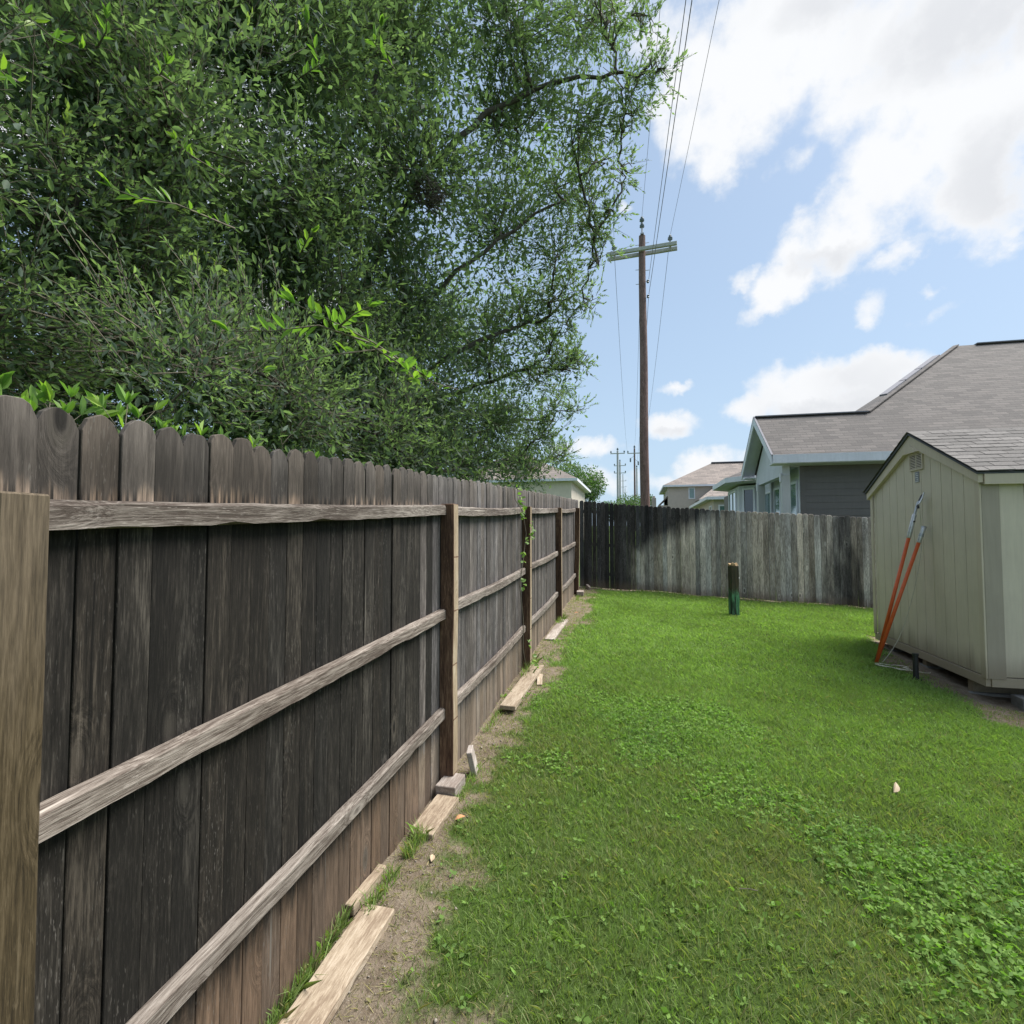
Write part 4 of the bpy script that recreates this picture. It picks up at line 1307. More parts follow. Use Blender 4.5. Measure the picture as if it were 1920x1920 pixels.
def back_houses():
    g2 = G(5, 50)
    rt, P = hip_house('house', 'distant two storey taupe house with hipped roof, left of the porch house', 2.70, 15.5, 50.0, 58.5, g2, 6.25, .52, M['tan_wall'], wins=[('x', 4.45, 5.0, 5.0, 6.02, M['glass_green'])])
    mb = MB()
    slab(mb, [(5.0, 46.6, 4.75), (14, 46.6, 4.75), (14, 50, 6.0), (6.6, 50, 6.0)], .1)
    slab(mb, [(5.0, 46.6, 4.75), (6.6, 50, 6.0), (5.0, 50, 4.75)], .1)
    P(mb, 'porch_roof', M['far_roof'])
    mb = MB(); mb.box(5.0, 14, 46.56, 46.62, 4.55, 4.74); P(mb, 'porch_fascia', M['white_trim'])
    for xc in (5.4, 8.4, 11.4):
        mb = MB(); mb.box(xc - .1, xc + .1, 46.9, 47.1, g2, 4.6); P(mb, 'column', M['white_trim'])
    mb = MB(); slab(mb, [(1.9, 50.5, 4.55), (2.69, 50.5, 5.35), (2.69, 57, 5.35), (1.9, 57, 4.55)], .1); P(mb, 'side_roof', M['far_roof'])
    mb = MB(); mb.box(1.95, 2.69, 50.6, 57, g2, 4.5); P(mb, 'side_wall', M['tan_wall'])
    mb = MB(); mb.box(1.35, 1.75, 52.5, 53.1, g2, 5.3); mb.lathe([(.12, 5.3), (.12, 5.5)], 8, loc=(1.55, 52.8, 0)); P(mb, 'chimney', M['tan_wall'])
    hip_house('house', 'low taupe house whose eave corner shows just left of the bay window', 4.25, 14.5, 32.5, 42.0, G(6, 32), 3.95, .45, M['tan_wall'], wins=[('y', 33.2, 34.2, 2.2, 3.5, M['glass_green']), ('x', 4.5, 5.1, 2.2, 3.5, M['glass_green'])], roof='far_roof', ridge_vent=False)
    hip_house('house', 'cream stucco house whose roof corner shows past the right edge of the big tree', -12.5, -4.05, 34.0, 43.0, G(-6, 34), 5.35, .55, M['cream_wall'], wins=[('x', -9.0, -8.0, 3.0, 4.4, M['glass_green'])], roof='far_roof', ridge_vent=False)


back_houses()


# ------------------------------------------------------------------ utility poles and wires
def arm_set(P, c, z, L, dirv, n_beams=2, sep=.34, sec=(.10, .125), mat='arm_wood', name='crossarm'):
    dirv = Vector(dirv).normalized(); q = Vector((-dirv.y, dirv.x, 0))
    for s in ((-.5, .5) if n_beams == 2 else (0,)):
        mb = MB(); a = Vector((c[0], c[1], z)) + q * s * sep - dirv * L / 2
        mb.beam(a, a + dirv * L, sec[0], sec[1]); P(mb, name, M[mat], bevel=.006)


WD = Vector((-.041, 1.0, 0)).normalized()         # the line runs away from the camera
AD = Vector((1.0, .041, 0)).normalized()
ends = {}


def ins(P, p, s=1.0):
    mb = MB(); mb.lathe([(.018 * s, 0), (.018 * s, .05 * s), (.065 * s, .055 * s), (.085 * s, .075 * s), (.05 * s, .10 * s), (.075 * s, .115 * s), (.078 * s, .13 * s), (.04 * s, .17 * s), (.05 * s, .19 * s), (.025 * s, .225 * s)], 14, loc=p)
    return P(mb, 'insulator', M['insulator'], smooth=True)


def big_pole():
    x, y = .268, 19.35; zb = G(x, y)
    root = empty('utility_pole', (x, y, zb))
    tag(root, 'tall brown wooden utility pole with double crossarm standing just beyond the far fence', 'utility pole')
    P = lambda mb, nm, mat, **k: child(mb.build(nm, mat, None, **k), root)
    n = 14
    pts = [(x + .012 * math.sin(i * .9), y, zb - .3 + (12.42 - zb + .3) * i / n) for i in range(n + 1)]
    mb = MB(); mb.tube(pts, [.178 - .065 * i / n for i in range(n + 1)], 18); P(mb, 'shaft', M['pole_wood'], smooth=False)
    ad = Vector((1.0, -.10, 0)).normalized()
    arm_set(P, (x - .02, y), 11.86, 2.42, ad, 2, .36, (.10, .125))
    for s in (-1, 1):
        c = Vector((x - .02, y, 0)) + ad * s * .98
        q = Vector((-ad.y, ad.x, 0))
        mb = MB(); mb.beam(c + q * .24 + Vector((0, 0, 11.86)), c - q * .24 + Vector((0, 0, 11.86)), .02, .02); P(mb, 'bolt', M['steel'])
        mb = MB(); mb.beam(c - q * .19 + Vector((0, 0, 11.935)), c + q * .19 + Vector((0, 0, 11.935)), .07, .02); P(mb, 'pin_plate', M['steel'])
        mb = MB(); mb.tube([c + Vector((0, 0, 11.945)), c + Vector((0, 0, 12.06))], .014, 6); P(mb, 'pin', M['steel'])
        ins(P, (c.x, c.y, 12.05), 1.05)
        ends['r' if s > 0 else 'l'] = Vector((c.x, c.y, 12.26))
    mb = MB(); mb.box(x - .06, x + .06, y - .17, y + .17, 12.42, 12.46); P(mb, 'pole_cap', M['steel'])
    mb = MB(); mb.tube([(x, y, 12.2), (x, y, 12.86)], .028, 8); P(mb, 'ridge_pin', M['steel'])
    ins(P, (x, y, 12.68), 1.05); ins(P, (x, y, 12.90), 1.05)
    ends['t'] = Vector((x, y, 13.12))
    # steps, bolts and the neutral bracket
    for z, s in ((11.2, -1), (11.15, 1), (12.1, -1), (12.15, 1), (10.75, 1), (10.68, -1)):
        mb = MB(); mb.tube([(x, y, z), (x + s * .24, y - .02, z)], .011, 6); P(mb, 'step_bolt', M['steel'])
    for k, z in (('n1', 10.72), ('n2', 10.18)):
        mb = MB(); mb.lathe([(.035, 0), (.05, .02), (.03, .05), (.05, .08), (.035, .10)], 10, loc=(x + .18, y - .06, z - .05)); P(mb, 'spool', M['insulator'])
        ends[k] = Vector((x + .20, y - .06, z))


def small_pole(label, x, y, top, arms, mat, rad=(.16, .11), L=2.5, group='far utility poles along the line', extra=None):
    zb = G(x, y)
    root = empty('utility_pole', (x, y, zb))
    tag(root, label, 'utility pole', group)
    P = lambda mb, nm, m, **k: child(mb.build(nm, m, None, **k), root)
    mb = MB(); mb.tube([(x, y, zb - .3), (x, y, top)], rad, 10); P(mb, 'shaft', mat)
    for z in arms:
        mb = MB(); mb.beam((x - L / 2, y - .14, z), (x + L / 2, y - .14, z), .12, .15); P(mb, 'crossarm', M['arm_wood'])
        for s in (-.46, .46):
            ins(P, (x + s * L, y - .14, z + .06), 2.0)
    ins(P, (x, y, top), 2.4)
    if extra: extra(P)
    return Vector((x, y, top + .5))


big_pole()
def hw(P):
    for s, z in ((-.55, 15.2), (.5, 14.6)):
        mb = MB(); mb.beam((-.38 + s * .2, 98.8, z + .9), (-.38 + s * 1.3, 98.8, z + .4), .05, .05); P(mb, 'brace', M['steel'])
        mb = MB(); mb.lathe([(.09, 0), (.13, .1), (.13, .6), (.06, .75)], 10, loc=(-.38 + s * 1.3, 98.7, z - .2)); P(mb, 'cutout', M['insulator'])
t1 = small_pole('slender grey utility pole with one crossarm, nearest far pole left of the big pole', -3.27, 96.3, 16.75, [16.25], M['pole_grey'], (.24, .17))
t2 = small_pole('brown wooden far utility pole close to the left edge of the big pole', -.38, 99.0, 17.5, [16.6], M['pole_wood'], (.2, .14), extra=hw)
t3 = small_pole('grey far utility pole with two crossarms just behind the slender one', -3.8, 126.8, 18.9, [18.0, 16.3], M['pole_grey'], (.26, .18), L=2.7)
t4 = small_pole('tiny far utility pole with small arms, second farthest', -6.05, 244, 28.8, [26.2, 23.5], M['pole_grey'], (.28, .18), L=2.8)
t5 = small_pole('tiniest utility pole at the far end of the line', -8.2, 387, 35.0, [32.4, 30.0], M['pole_grey'], (.3, .2), L=3.0)
t6 = small_pole('thin grey utility pole right beside the brown far pole', .0, 122.5, 16.9, [], M['pole_grey'], (.2, .15))


def wire(label, a, b_, sag, rad, name='power_line', n=28):
    pts = []
    for i in range(n + 1):
        t = i / n
        p = Vector(a).lerp(Vector(b_), t); p.z -= sag * 4 * t * (1 - t)
        pts.append(p)
    mb = MB(); mb.tube(pts, rad, 5)
    return tag(mb.build(name, M['wire'], smooth=True), label, 'wire', 'overhead wires of the pole line')


near = lambda k, off=(0, 0, 0), L=48: ends[k] - WD * L + Vector(off)
wire('overhead wire from the top pin of the big pole towards the camera', ends['t'], near('t'), .12, .0055)
wire('overhead wire from the right end of the big crossarm towards the camera', ends['r'], near('r', (.5, 0, 0)), .12, .0055)
wire('overhead wire from the left end of the big crossarm passing behind the tree', ends['l'], near('l'), .12, .0055)
wire('upper of two close cables fixed to the right side of the big pole', ends['n1'], near('n1', (.0, 0, .55)), .15, .0075)
wire('lower of two close cables fixed to the right side of the big pole', ends['n2'], near('n2', (.12, 0, .75)), .15, .0085)
wire('overhead wire from the left end of the big crossarm to the far poles', ends['l'], Vector((-1.55, 98.9, 16.95)), 2.0, .008)
wire('overhead wire from the right end of the big crossarm to the far poles', ends['r'], Vector((.77, 98.9, 16.95)), 2.0, .008)
wire('overhead wire from the top of the big pole to the brown far pole', ends['t'], t2, 2.2, .008)
wire('cable from the right side of the big pole to the brown far pole', ends['n2'], Vector((-.2, 98.9, 14.6)), 2.0, .008)


# ------------------------------------------------------------------ leaves
def frames(dirs, rg):
    """orthonormal frames: direction, side, normal; normals lean upwards"""
    d = dirs / np.linalg.norm(dirs, axis=1, keepdims=True)
    up = np.array([0, 0, 1.0]) + rg.normal(0, .75, d.shape)
    s = np.cross(d, up); s /= np.linalg.norm(s, axis=1, keepdims=True) + 1e-9
    n = np.cross(s, d)
    return d, s, n


def leaf_soup(pos, dirs, length, width, tint, rg, detail=True):
    d, s, n = frames(dirs, rg)
    L = length[:, None]; W = width[:, None]
    N = len(pos)
    if detail:     # folded, pointed oval: two quads
        c0 = pos; tip = pos + d * L - n * L * .10
        m1 = pos + d * L * .34 ; m2 = pos + d * L * .70
        v = np.stack([c0, m1 + s * W * .5 + n * W * .18, m2 + s * W * .42 + n * W * .12, tip, m2 - s * W * .42 + n * W * .12, m1 - s * W * .5 + n * W * .18], 1)
        base = (np.arange(N) * 6)[:, None]
        f = np.concatenate([base + np.array([0, 1, 2, 3]), base + np.array([0, 3, 4, 5])], 1).ravel()
        return v.reshape(-1, 3), f, np.full(2 * N, 4), np.repeat(tint, 6)
    v = np.stack([pos, pos + d * L * .48 + s * W * .5, pos + d * L, pos + d * L * .48 - s * W * .5], 1)
    f = (np.arange(N) * 4)[:, None] + np.array([0, 1, 2, 3])
    return v.reshape(-1, 3), f.ravel(), np.full(N, 4), np.repeat(tint, 4)


def join_soup(parts):
    V, F, C, T = [], [], [], []; k = 0
    for v, f, c, t in parts:
        V.append(v); F.append(f + k); C.append(c); T.append(t); k += len(v)
    return np.concatenate(V), np.concatenate(F), np.concatenate(C), np.concatenate(T)


def twig_cloud(centers, out_dirs, tw_len, n_leaf, leaf_len, rg, young, spread=.55):
    """leaves alternate along short twigs; returns leaf arrays and the twig segments"""
    K = len(centers)
    d = out_dirs / np.linalg.norm(out_dirs, axis=1, keepdims=True)
    t = np.tile((np.arange(n_leaf) + .6) / n_leaf, (K, 1)) + rg.normal(0, .03, (K, n_leaf))
    bend = rg.normal(0, .18, (K, 3))
    P = centers[:, None, :] + d[:, None, :] * (t * tw_len[:, None])[..., None] + bend[:, None, :] * ((t ** 2) * tw_len[:, None])[..., None]
    q = rg.normal(0, 1, (K, n_leaf, 3)); q -= (q * d[:, None, :]).sum(-1, keepdims=True) * d[:, None, :]
    q /= np.linalg.norm(q, axis=-1, keepdims=True)
    ld = d[:, None, :] * (.75 + .4 * t[..., None]) + q * spread * rg.uniform(.7, 1.5, (K, n_leaf, 1)) + np.array([0, 0, .10])
    LL = leaf_len[:, None] * rg.uniform(.65, 1.2, (K, n_leaf))
    ti = young[:, None] * rg.uniform(.75, 1.25, (K, n_leaf)) + rg.uniform(0, .30, (K, n_leaf)) + .10 * t
    end = centers + d * tw_len[:, None] + bend * tw_len[:, None]
    return P.reshape(-1, 3), ld.reshape(-1, 3), LL.ravel(), np.clip(ti, 0, 1).ravel(), end


def stick_soup(a, b_, r0, r1):
    """three-sided tapering sticks for many twigs"""
    d = b_ - a; d = d / (np.linalg.norm(d, axis=1, keepdims=True) + 1e-9)
    u = np.cross(d, np.array([.31, .22, .92])); u /= np.linalg.norm(u, axis=1, keepdims=True) + 1e-9
    w = np.cross(d, u)
    V = []
    for p, r in ((a, r0), (b_, r1)):
        for k in range(3):
            t = 2 * math.pi * k / 3
            V.append(p + (u * math.cos(t) + w * math.sin(t)) * np.asarray(r).reshape(-1, 1))
    v = np.stack(V, 1); N = len(a)
    base = (np.arange(N) * 6)[:, None]
    f = np.concatenate([base + np.array(q) for q in ([0, 1, 4, 3], [1, 2, 5, 4], [2, 0, 3, 5])], 1).ravel()
    return v.reshape(-1, 3), f, np.full(3 * N, 4), np.zeros(6 * N)


# the big evergreen oak behind the left fence: foliage lobes (x, y, z, radius, density)
LOBES = [(-0.13, 6.45, 6.11, 0.17, .8), (-0.55, 7.13, 4.89, 0.16, .8), (-0.79, 7.82, 4.20, 0.19, .8), (-0.89, 8.54, 3.74, 0.15, .8), (0.12, 6.13, 7.52, 0.21, .8), (-0.25, 6.55, 5.64, 0.13, .8), (-1.22, 9.52, 3.19, 0.21, .8), (-0.37, 6.49, 6.32, 0.29, .75), (-0.52, 6.69, 5.59, 0.34, .75), (-0.35, 6.54, 5.23, 0.18, .75), (-0.84, 7.05, 5.03, 0.32, .75), (-0.98, 7.68, 4.15, 0.31, .75), (-1.18, 7.41, 4.39, 0.34, .75), (-1.30, 8.66, 3.50, 0.30, .75), (-0.01, 5.95, 6.47, 0.24, .75), (-0.92, 7.15, 4.64, 0.22, .75),
(-2.2, 2.2, 2.5, .6, 1.0), (-2.4, 3.2, 2.6, .7, 1.0), (-2.3, 4.4, 2.6, .7, 1.0), (-2.2, 5.6, 2.6, .65, 1.0), (-2.1, 6.8, 2.6, .55, 1.0), (-1.9, 8.0, 2.75, .45, 1.0), (-1.8, 9.0, 2.75, .4, 1.0), (-3.2, 1.8, 2.7, .7, 1.0), (-3.0, 1.2, 3.3, .7, 1.0), (-3.9, 1.6, 3.9, 1.0, 1.0),
(-3.14, 2.23, 4.41, .95, 1.0), (-3.27, 2.24, 3.52, .85, 1.0), (-2.81, 2.72, 4.26, .9, 1.0), (-3.2, 2.87, 3.35, .82, 1.0), (-4.07, 2.9, 3.05, .7, 1.0),
(-2.76, 3.8, 5.75, 1.05, 1.0), (-2.9, 3.82, 4.64, 1.0, 1.0), (-3.0, 4.08, 3.64, .9, 1.0), (-2.75, 4.87, 3.38, .82, 1.0), (-2.15, 4.92, 6.75, .95, .8), (-2.17, 4.98, 5.39, 1.05, .9),
(-2.45, 5.45, 4.36, 1.0, 1.0), (-2.45, 6.0, 3.5, .85, 1.0), (-2.35, 7.4, 3.30, .75, .9), (-1.45, 5.5, 7.5, 1.0, .75), (-.62, 6.28, 7.9, .72, .7), (-1.35, 6.1, 6.5, 1.0, .75),
(-.62, 5.85, 6.45, .52, .75), (-.12, 5.9, 6.72, .40, .7), (.25, 5.98, 6.88, .24, .8), (-.92, 6.7, 6.3, .6, .7), (-1.65, 6.64, 5.56, 1.0, .72), (-1.0, 6.81, 5.35, .55, .62),
(-1.45, 7.25, 4.75, .6, .7), (-1.9, 7.14, 4.35, .88, .8), (-1.42, 7.8, 4.05, .5, .75), (-1.98, 8.16, 3.7, .72, .8), (-1.6, 8.8, 3.38, .55, .8), (-2.1, 9.2, 3.05, .55, .9), (-1.42, 9.8, 3.15, .30, .8),
(-1.25, 8.6, 3.95, .28, .8), (-1.05, 7.2, 5.0, .30, .7), (-.95, 7.7, 4.35, .24, .8), (-.52, 6.4, 5.75, .30, .6), (-.35, 5.6, 7.4, .40, .7), (-.9, 5.0, 8.2, .8, .7), (-2.6, 4.2, 7.3, 1.1, .9), (-3.2, 3.0, 5.9, 1.1, 1.0),
(-4.6, 3.4, 5.2, 1.3, .8), (-4.8, 4.6, 3.9, 1.3, .9), (-4.2, 6.0, 5.6, 1.5, .7), (-4.3, 7.0, 3.8, 1.3, .9), (-3.6, 8.6, 3.2, 1.0, 1.0), (-3.4, 8.0, 5.2, 1.2, .5), (-3.6, 6.0, 7.4, 1.5, .6), (-4.4, 3.6, 7.0, 1.4, .7),
(-3.9, 4.6, 2.6, 1.0, 1.0), (-3.4, 6.3, 2.5, .9, 1.0), (-2.9, 8.0, 2.65, .7, 1.0), (-4.7, 2.6, 2.6, .8, 1.0), (-5.8, 4.2, 2.9, 1.0, .9), (-5.6, 2.6, 4.2, 1.1, .8), (-5.2, 1.4, 4.6, 1.2, .8), (-4.2, 1.2, 5.2, 1.2, .8), (-5.4, 6.6, 3.4, 1.2, .8), (-6.0, 5.2, 5.0, 1.3, .6)]
LIMBS = [
    [ (-3.97, 5.69, 3.30), (-2.99, 5.68, 3.99), (-2.19, 5.83, 4.62), (-1.44, 6.18, 5.42), (-0.84, 6.60, 5.96) ],
    [ (-3.89, 6.02, 3.10), (-2.83, 6.24, 3.64), (-1.97, 6.62, 4.25), (-1.29, 7.17, 4.68), (-0.79, 7.27, 5.05) ],
    [ (-4.15, 6.68, 3.02), (-2.84, 6.96, 3.54), (-2.20, 7.40, 3.92), (-1.46, 7.67, 4.18), (-0.94, 7.89, 4.17) ],
    [ (-3.96, 7.25, 2.87), (-2.75, 7.82, 3.16), (-1.93, 8.31, 3.55), (-1.33, 8.85, 3.63) ],
    [ (-3.19, 5.32, 3.89), (-2.51, 5.22, 5.08), (-1.83, 5.34, 5.99), (-1.08, 5.69, 6.68), (-0.21, 5.88, 6.85), (0.31, 6.00, 6.91) ],
    [ (-4.00, 5.14, 3.89), (-3.34, 4.72, 5.12), (-2.59, 4.66, 5.84), (-2.43, 4.76, 6.55), (-2.25, 4.86, 7.51) ],
    [ (-4.09, 4.61, 3.71), (-3.80, 4.12, 4.71), (-3.50, 3.94, 5.54), (-3.31, 3.75, 6.20) ],
    [ (-4.74, 4.50, 2.84), (-4.49, 3.62, 3.15), (-4.58, 3.17, 3.57), (-4.82, 2.88, 4.11) ],
]
TRUNK = Vector((-4.1, 5.6, 0))


def build_oak():
    rg = np.random.default_rng(5)
    gz = G(TRUNK.x, TRUNK.y)
    root = empty('oak_tree', (TRUNK.x, TRUNK.y, gz))
    tag(root, 'huge dense evergreen oak behind the left fence, branches reaching over it', 'tree')
    base = Vector((TRUNK.x, TRUNK.y, gz - .2))
    forks = []
    mb = MB()
    stems = [((-.10, -.25, 1.0), (.4, -1.1, 3.6)), ((.30, .15, .9), (1.5, .3, 4.6)), ((-.1, .3, 1.1), (.9, 1.6, 3.2)), ((-.35, .0, 1.0), (-.8, -.5, 4.2)), ((.1, -.4, .8), (-.2, -2.2, 3.4))]
    limb_pts = []
    for s_, e_ in stems:
        a = base + Vector((s_[0] * .4, s_[1] * .4, 0)); b_ = base + Vector(s_); c = base + Vector(e_)
        pts = []
        for i in range(9):
            t = i / 8
            p = a * (1 - t) ** 2 + b_ * 2 * t * (1 - t) + c * t * t
            pts.append(p + Vector(rg.normal(0, .04, 3)))
        rad = [.12 * (1 - t * .62) for t in np.linspace(0, 1, 9)]
        mb.tube(pts, rad, 9)
        limb_pts.append(pts)
    child(mb.build('trunk', M['bark'], None, smooth=True), root)
    allp = [(p, i, k) for i, l in enumerate(limb_pts) for k, p in enumerate(l) if k >= 3]
    # limbs to every lobe
    bmb = MB(); seg_a, seg_b, ra, rb = [], [], [], []
    cent, outd, tl, ll, yg = [], [], [], [], []
    fill_c, fill_r = [], []
    camv = np.array([0, 0, CAM_H]); limb_nodes = []
    for lp in LIMBS:
        a = Vector(lp[0]); st = min((q[0] for q in allp), key=lambda q: (q - a).length + max(0, q.z - a.z) * 2)
        ctrl = [st] + [Vector(q) for q in lp]
        path = []
        for i in range(len(ctrl) - 1):
            p0, p1, p2, p3 = [ctrl[max(0, min(len(ctrl) - 1, q))] for q in (i - 1, i, i + 1, i + 2)]
            for q in range(5):
                t = q / 5
                path.append(.5 * ((2 * p1) + (p2 - p0) * t + (2 * p0 - 5 * p1 + 4 * p2 - p3) * t * t + (3 * p1 - p0 - 3 * p2 + p3) * t ** 3) + Vector(rg.normal(0, .018, 3)))
        path.append(ctrl[-1])
        m_ = len(path)
        bmb.tube(path, [.055 - .043 * i / (m_ - 1) for i in range(m_)], 7)
        limb_nodes += path[3:]
    nodes = [q[0] for q in allp] + limb_nodes; hub = base + Vector((0, 0, 2.0))
    for (lx, ly, lz, lr, den) in sorted(LOBES, key=lambda q: (Vector(q[:3]) - hub).length):
        if lx > -2.3 and lr > .5: lr *= .82; den *= 1.3
        c = Vector((lx, ly, lz)); dc = (c - hub).length
        st = min(nodes, key=lambda q: (q - c).length + max(0, q.z - c.z + .25) * 1.0 + (50 if (q - hub).length > dc - .15 else 0))
        mid = st.lerp(c, .5) + Vector((rg.normal(0, .15), rg.normal(0, .15), rg.uniform(-.1, .35)))
        path = []
        for j in range(8):
            t = j / 7
            path.append(st * (1 - t) ** 2 + mid * 2 * t * (1 - t) + c * t * t + Vector(rg.normal(0, .03, 3)))
        nodes += path[3:7]
        r0 = (.013 + .020 * min(1.5, lr)) * (1.25 if dc < 2.5 else .9)
        bmb.tube(path, [r0 * (1 - .75 * t) for t in np.linspace(0, 1, 8)], 6)
        # second-order branches inside the lobe
        nb = int(6 + 12 * lr * lr)
        tips = []
        for j in range(nb):
            v = rg.normal(0, 1, 3); v /= np.linalg.norm(v); v[2] = v[2] * .8 + .25
            rr = lr * rg.uniform(.55, .98)
            e_ = np.array(c) + v * rr
            s0 = np.array(path[rg.integers(3, 8)])
            m_ = (s0 + e_) / 2 + rg.normal(0, .08 * lr + .02, 3)
            seg_a += [s0, m_]; seg_b += [m_, e_]; ra += [.009, .006]; rb += [.006, .003]
            tips.append((s0, m_, e_))
        n_tw = int(den * (150 * lr * lr + 70 * lr ** 3) * (3.6 if lx < -2.3 else 2.8)) + 24
        for j in range(n_tw):
            s0, m_, e_ = tips[rg.integers(0, len(tips))]
            t = rg.uniform(.15, 1.0)
            p = (s0 + (m_ - s0) * t * 2) if t < .5 else (m_ + (e_ - m_) * (t * 2 - 1))
            p = p + rg.normal(0, .11 * lr + .03, 3)
            o_ = p - np.array(c)
            rel = np.linalg.norm(o_) / lr
            if rel > 1.15 and rg.random() < .85: continue
            dirv = o_ / (np.linalg.norm(o_) + 1e-6) * 1.0 + rg.normal(0, .55, 3) + np.array([.05, -.05, .25])
            cent.append(p); outd.append(dirv); tl.append(rg.uniform(.16, .34) * (1 if lr > .35 else .75)); ll.append(rg.uniform(.040, .060) * float(np.interp(np.linalg.norm(p - camv), [2.2, 4.5], [.56, .88])))
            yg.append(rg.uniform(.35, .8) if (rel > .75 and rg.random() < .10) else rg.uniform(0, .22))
        nf = int(2200 * lr ** 2.4 * (den if lx < -2.3 or den > .85 else den * .42))
        fill_c.append(rg.normal(0, lr * .46, (nf, 3)) + np.array(c)); 
    child(bmb.build('limb', M['bark'], None, smooth=True), root)
    cent = np.array(cent); outd = np.array(outd); tl = np.array(tl); ll = np.array(ll); yg = np.array(yg)
    P, D, L, T, end = twig_cloud(cent, outd, tl, 15, ll, rg, yg)
    # keep the twigs out of the boards of the fence
    ok = ~((P[:, 0] > PX - .12) & (P[:, 0] < PX + .14) & (P[:, 2] < 2.45))
    P, D, L, T = P[ok], D[ok], L[ok], T[ok]
    dist = np.linalg.norm(P - camv, axis=1)
    W = L * rg.uniform(.30, .42, len(L))
    fine = dist < 3.4
    parts = [leaf_soup(P[fine], D[fine], L[fine], W[fine], T[fine], rg, True), leaf_soup(P[~fine], D[~fine], L[~fine] * 1.05, W[~fine] * 1.1, T[~fine], rg, False)]
    fc = np.concatenate(fill_c)
    ok = ~((fc[:, 0] > PX - .15) & (fc[:, 2] < 2.5))
    fc = fc[ok]
    fd = np.linalg.norm(fc - camv, axis=1)
    fl = rg.uniform(.85, 1.3, len(fc)) * np.interp(fd, [1.5, 3.5, 6.0], [.032, .048, .082])
    for sel, det in ((fd < 3.6, True), (fd >= 3.6, False)):
        q = fc[sel]; l_ = fl[sel]
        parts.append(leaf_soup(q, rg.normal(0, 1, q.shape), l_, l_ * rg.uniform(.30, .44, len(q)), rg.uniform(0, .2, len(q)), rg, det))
    v, f, c, t = join_soup(parts)
    o = soup('crown', v, f, c, M['oak_leaf'], {'tint': t}); child(o, root); o['kind'] = 'stuff'
    v, f, c, t = join_soup([stick_soup(np.array(seg_a), np.array(seg_b), ra, rb), stick_soup(cent, end, np.full(len(cent), .0028), np.full(len(cent), .0014))])
    o = soup('twigs', v, f, c, M['twig']); child(o, root); o['kind'] = 'stuff'
    print('oak leaves', len(L), len(fc))
    # bright sprays nearest the camera: every leaf a piece of its own
    leaf_meshes = []
    for s in range(4):
        r2 = np.random.default_rng(s)
        vv, ff, cc, tt = leaf_soup(np.zeros((1, 3)), np.array([[1.0, 0, 0]]), np.array([1.0]), np.array([.34]), np.array([.38 + .15 * s]), r2, True)
        me = bpy.data.meshes.new('leaf'); me.from_pydata([tuple(q) for q in vv], [], [(0, 1, 2, 3), (0, 3, 4, 5)])
        at = me.attributes.new('tint', 'FLOAT', 'POINT'); at.data.foreach_set('value', tt.astype(np.float32))
        me.materials.append(M['shoot_leaf']); leaf_meshes.append(me)
    return root, leaf_meshes


oak, LEAVES = build_oak()


def spray(parent, pts, rad, n, size, rg, up=.5, spread=.8, tipcluster=4):
    """a twig with single leaves"""
    pts = [Vector(p) for p in pts]
    mb = MB(); m_ = len(pts)
    mb.tube(pts, [rad * (1 - .7 * i / (m_ - 1)) for i in range(m_)], 5)
    child(mb.build('twig', M['twig'], None, smooth=True), parent)
    for i in range(n):
        t = (i + .7) / n if i < n - tipcluster else 1.0
        u = t * (m_ - 1); k = min(int(u), m_ - 2); p = pts[k].lerp(pts[k + 1], u - k)
        d = (pts[k + 1] - pts[k]).normalized()
        q = Vector(rg.normal(0, 1, 3)); q = (q - d * q.dot(d)).normalized()
        ld = (d * (.7 if t < 1 else 1.0) + q * spread * (1 if t < 1 else .6) + Vector((0, 0, up))).normalized()
        upv = Vector((rg.normal(0, .5), rg.normal(0, .5), 1.0))
        s_ = ld.cross(upv).normalized(); nn = s_.cross(ld)
        L = size * rg.uniform(.7, 1.25)
        o = bpy.data.objects.new('leaf', LEAVES[rg.integers(0, len(LEAVES))]); COL.objects.link(o)
        o.matrix_world = Matrix.LocRotScale(p, Matrix((ld, s_, nn)).transposed(), Vector((L, L * rg.uniform(.8, 1.15), L)))
        loc = o.matrix_world.copy()
        o.parent = parent
        o.matrix_parent_inverse = Matrix.Translation(parent.location).inverted()
        o.matrix_basis = loc


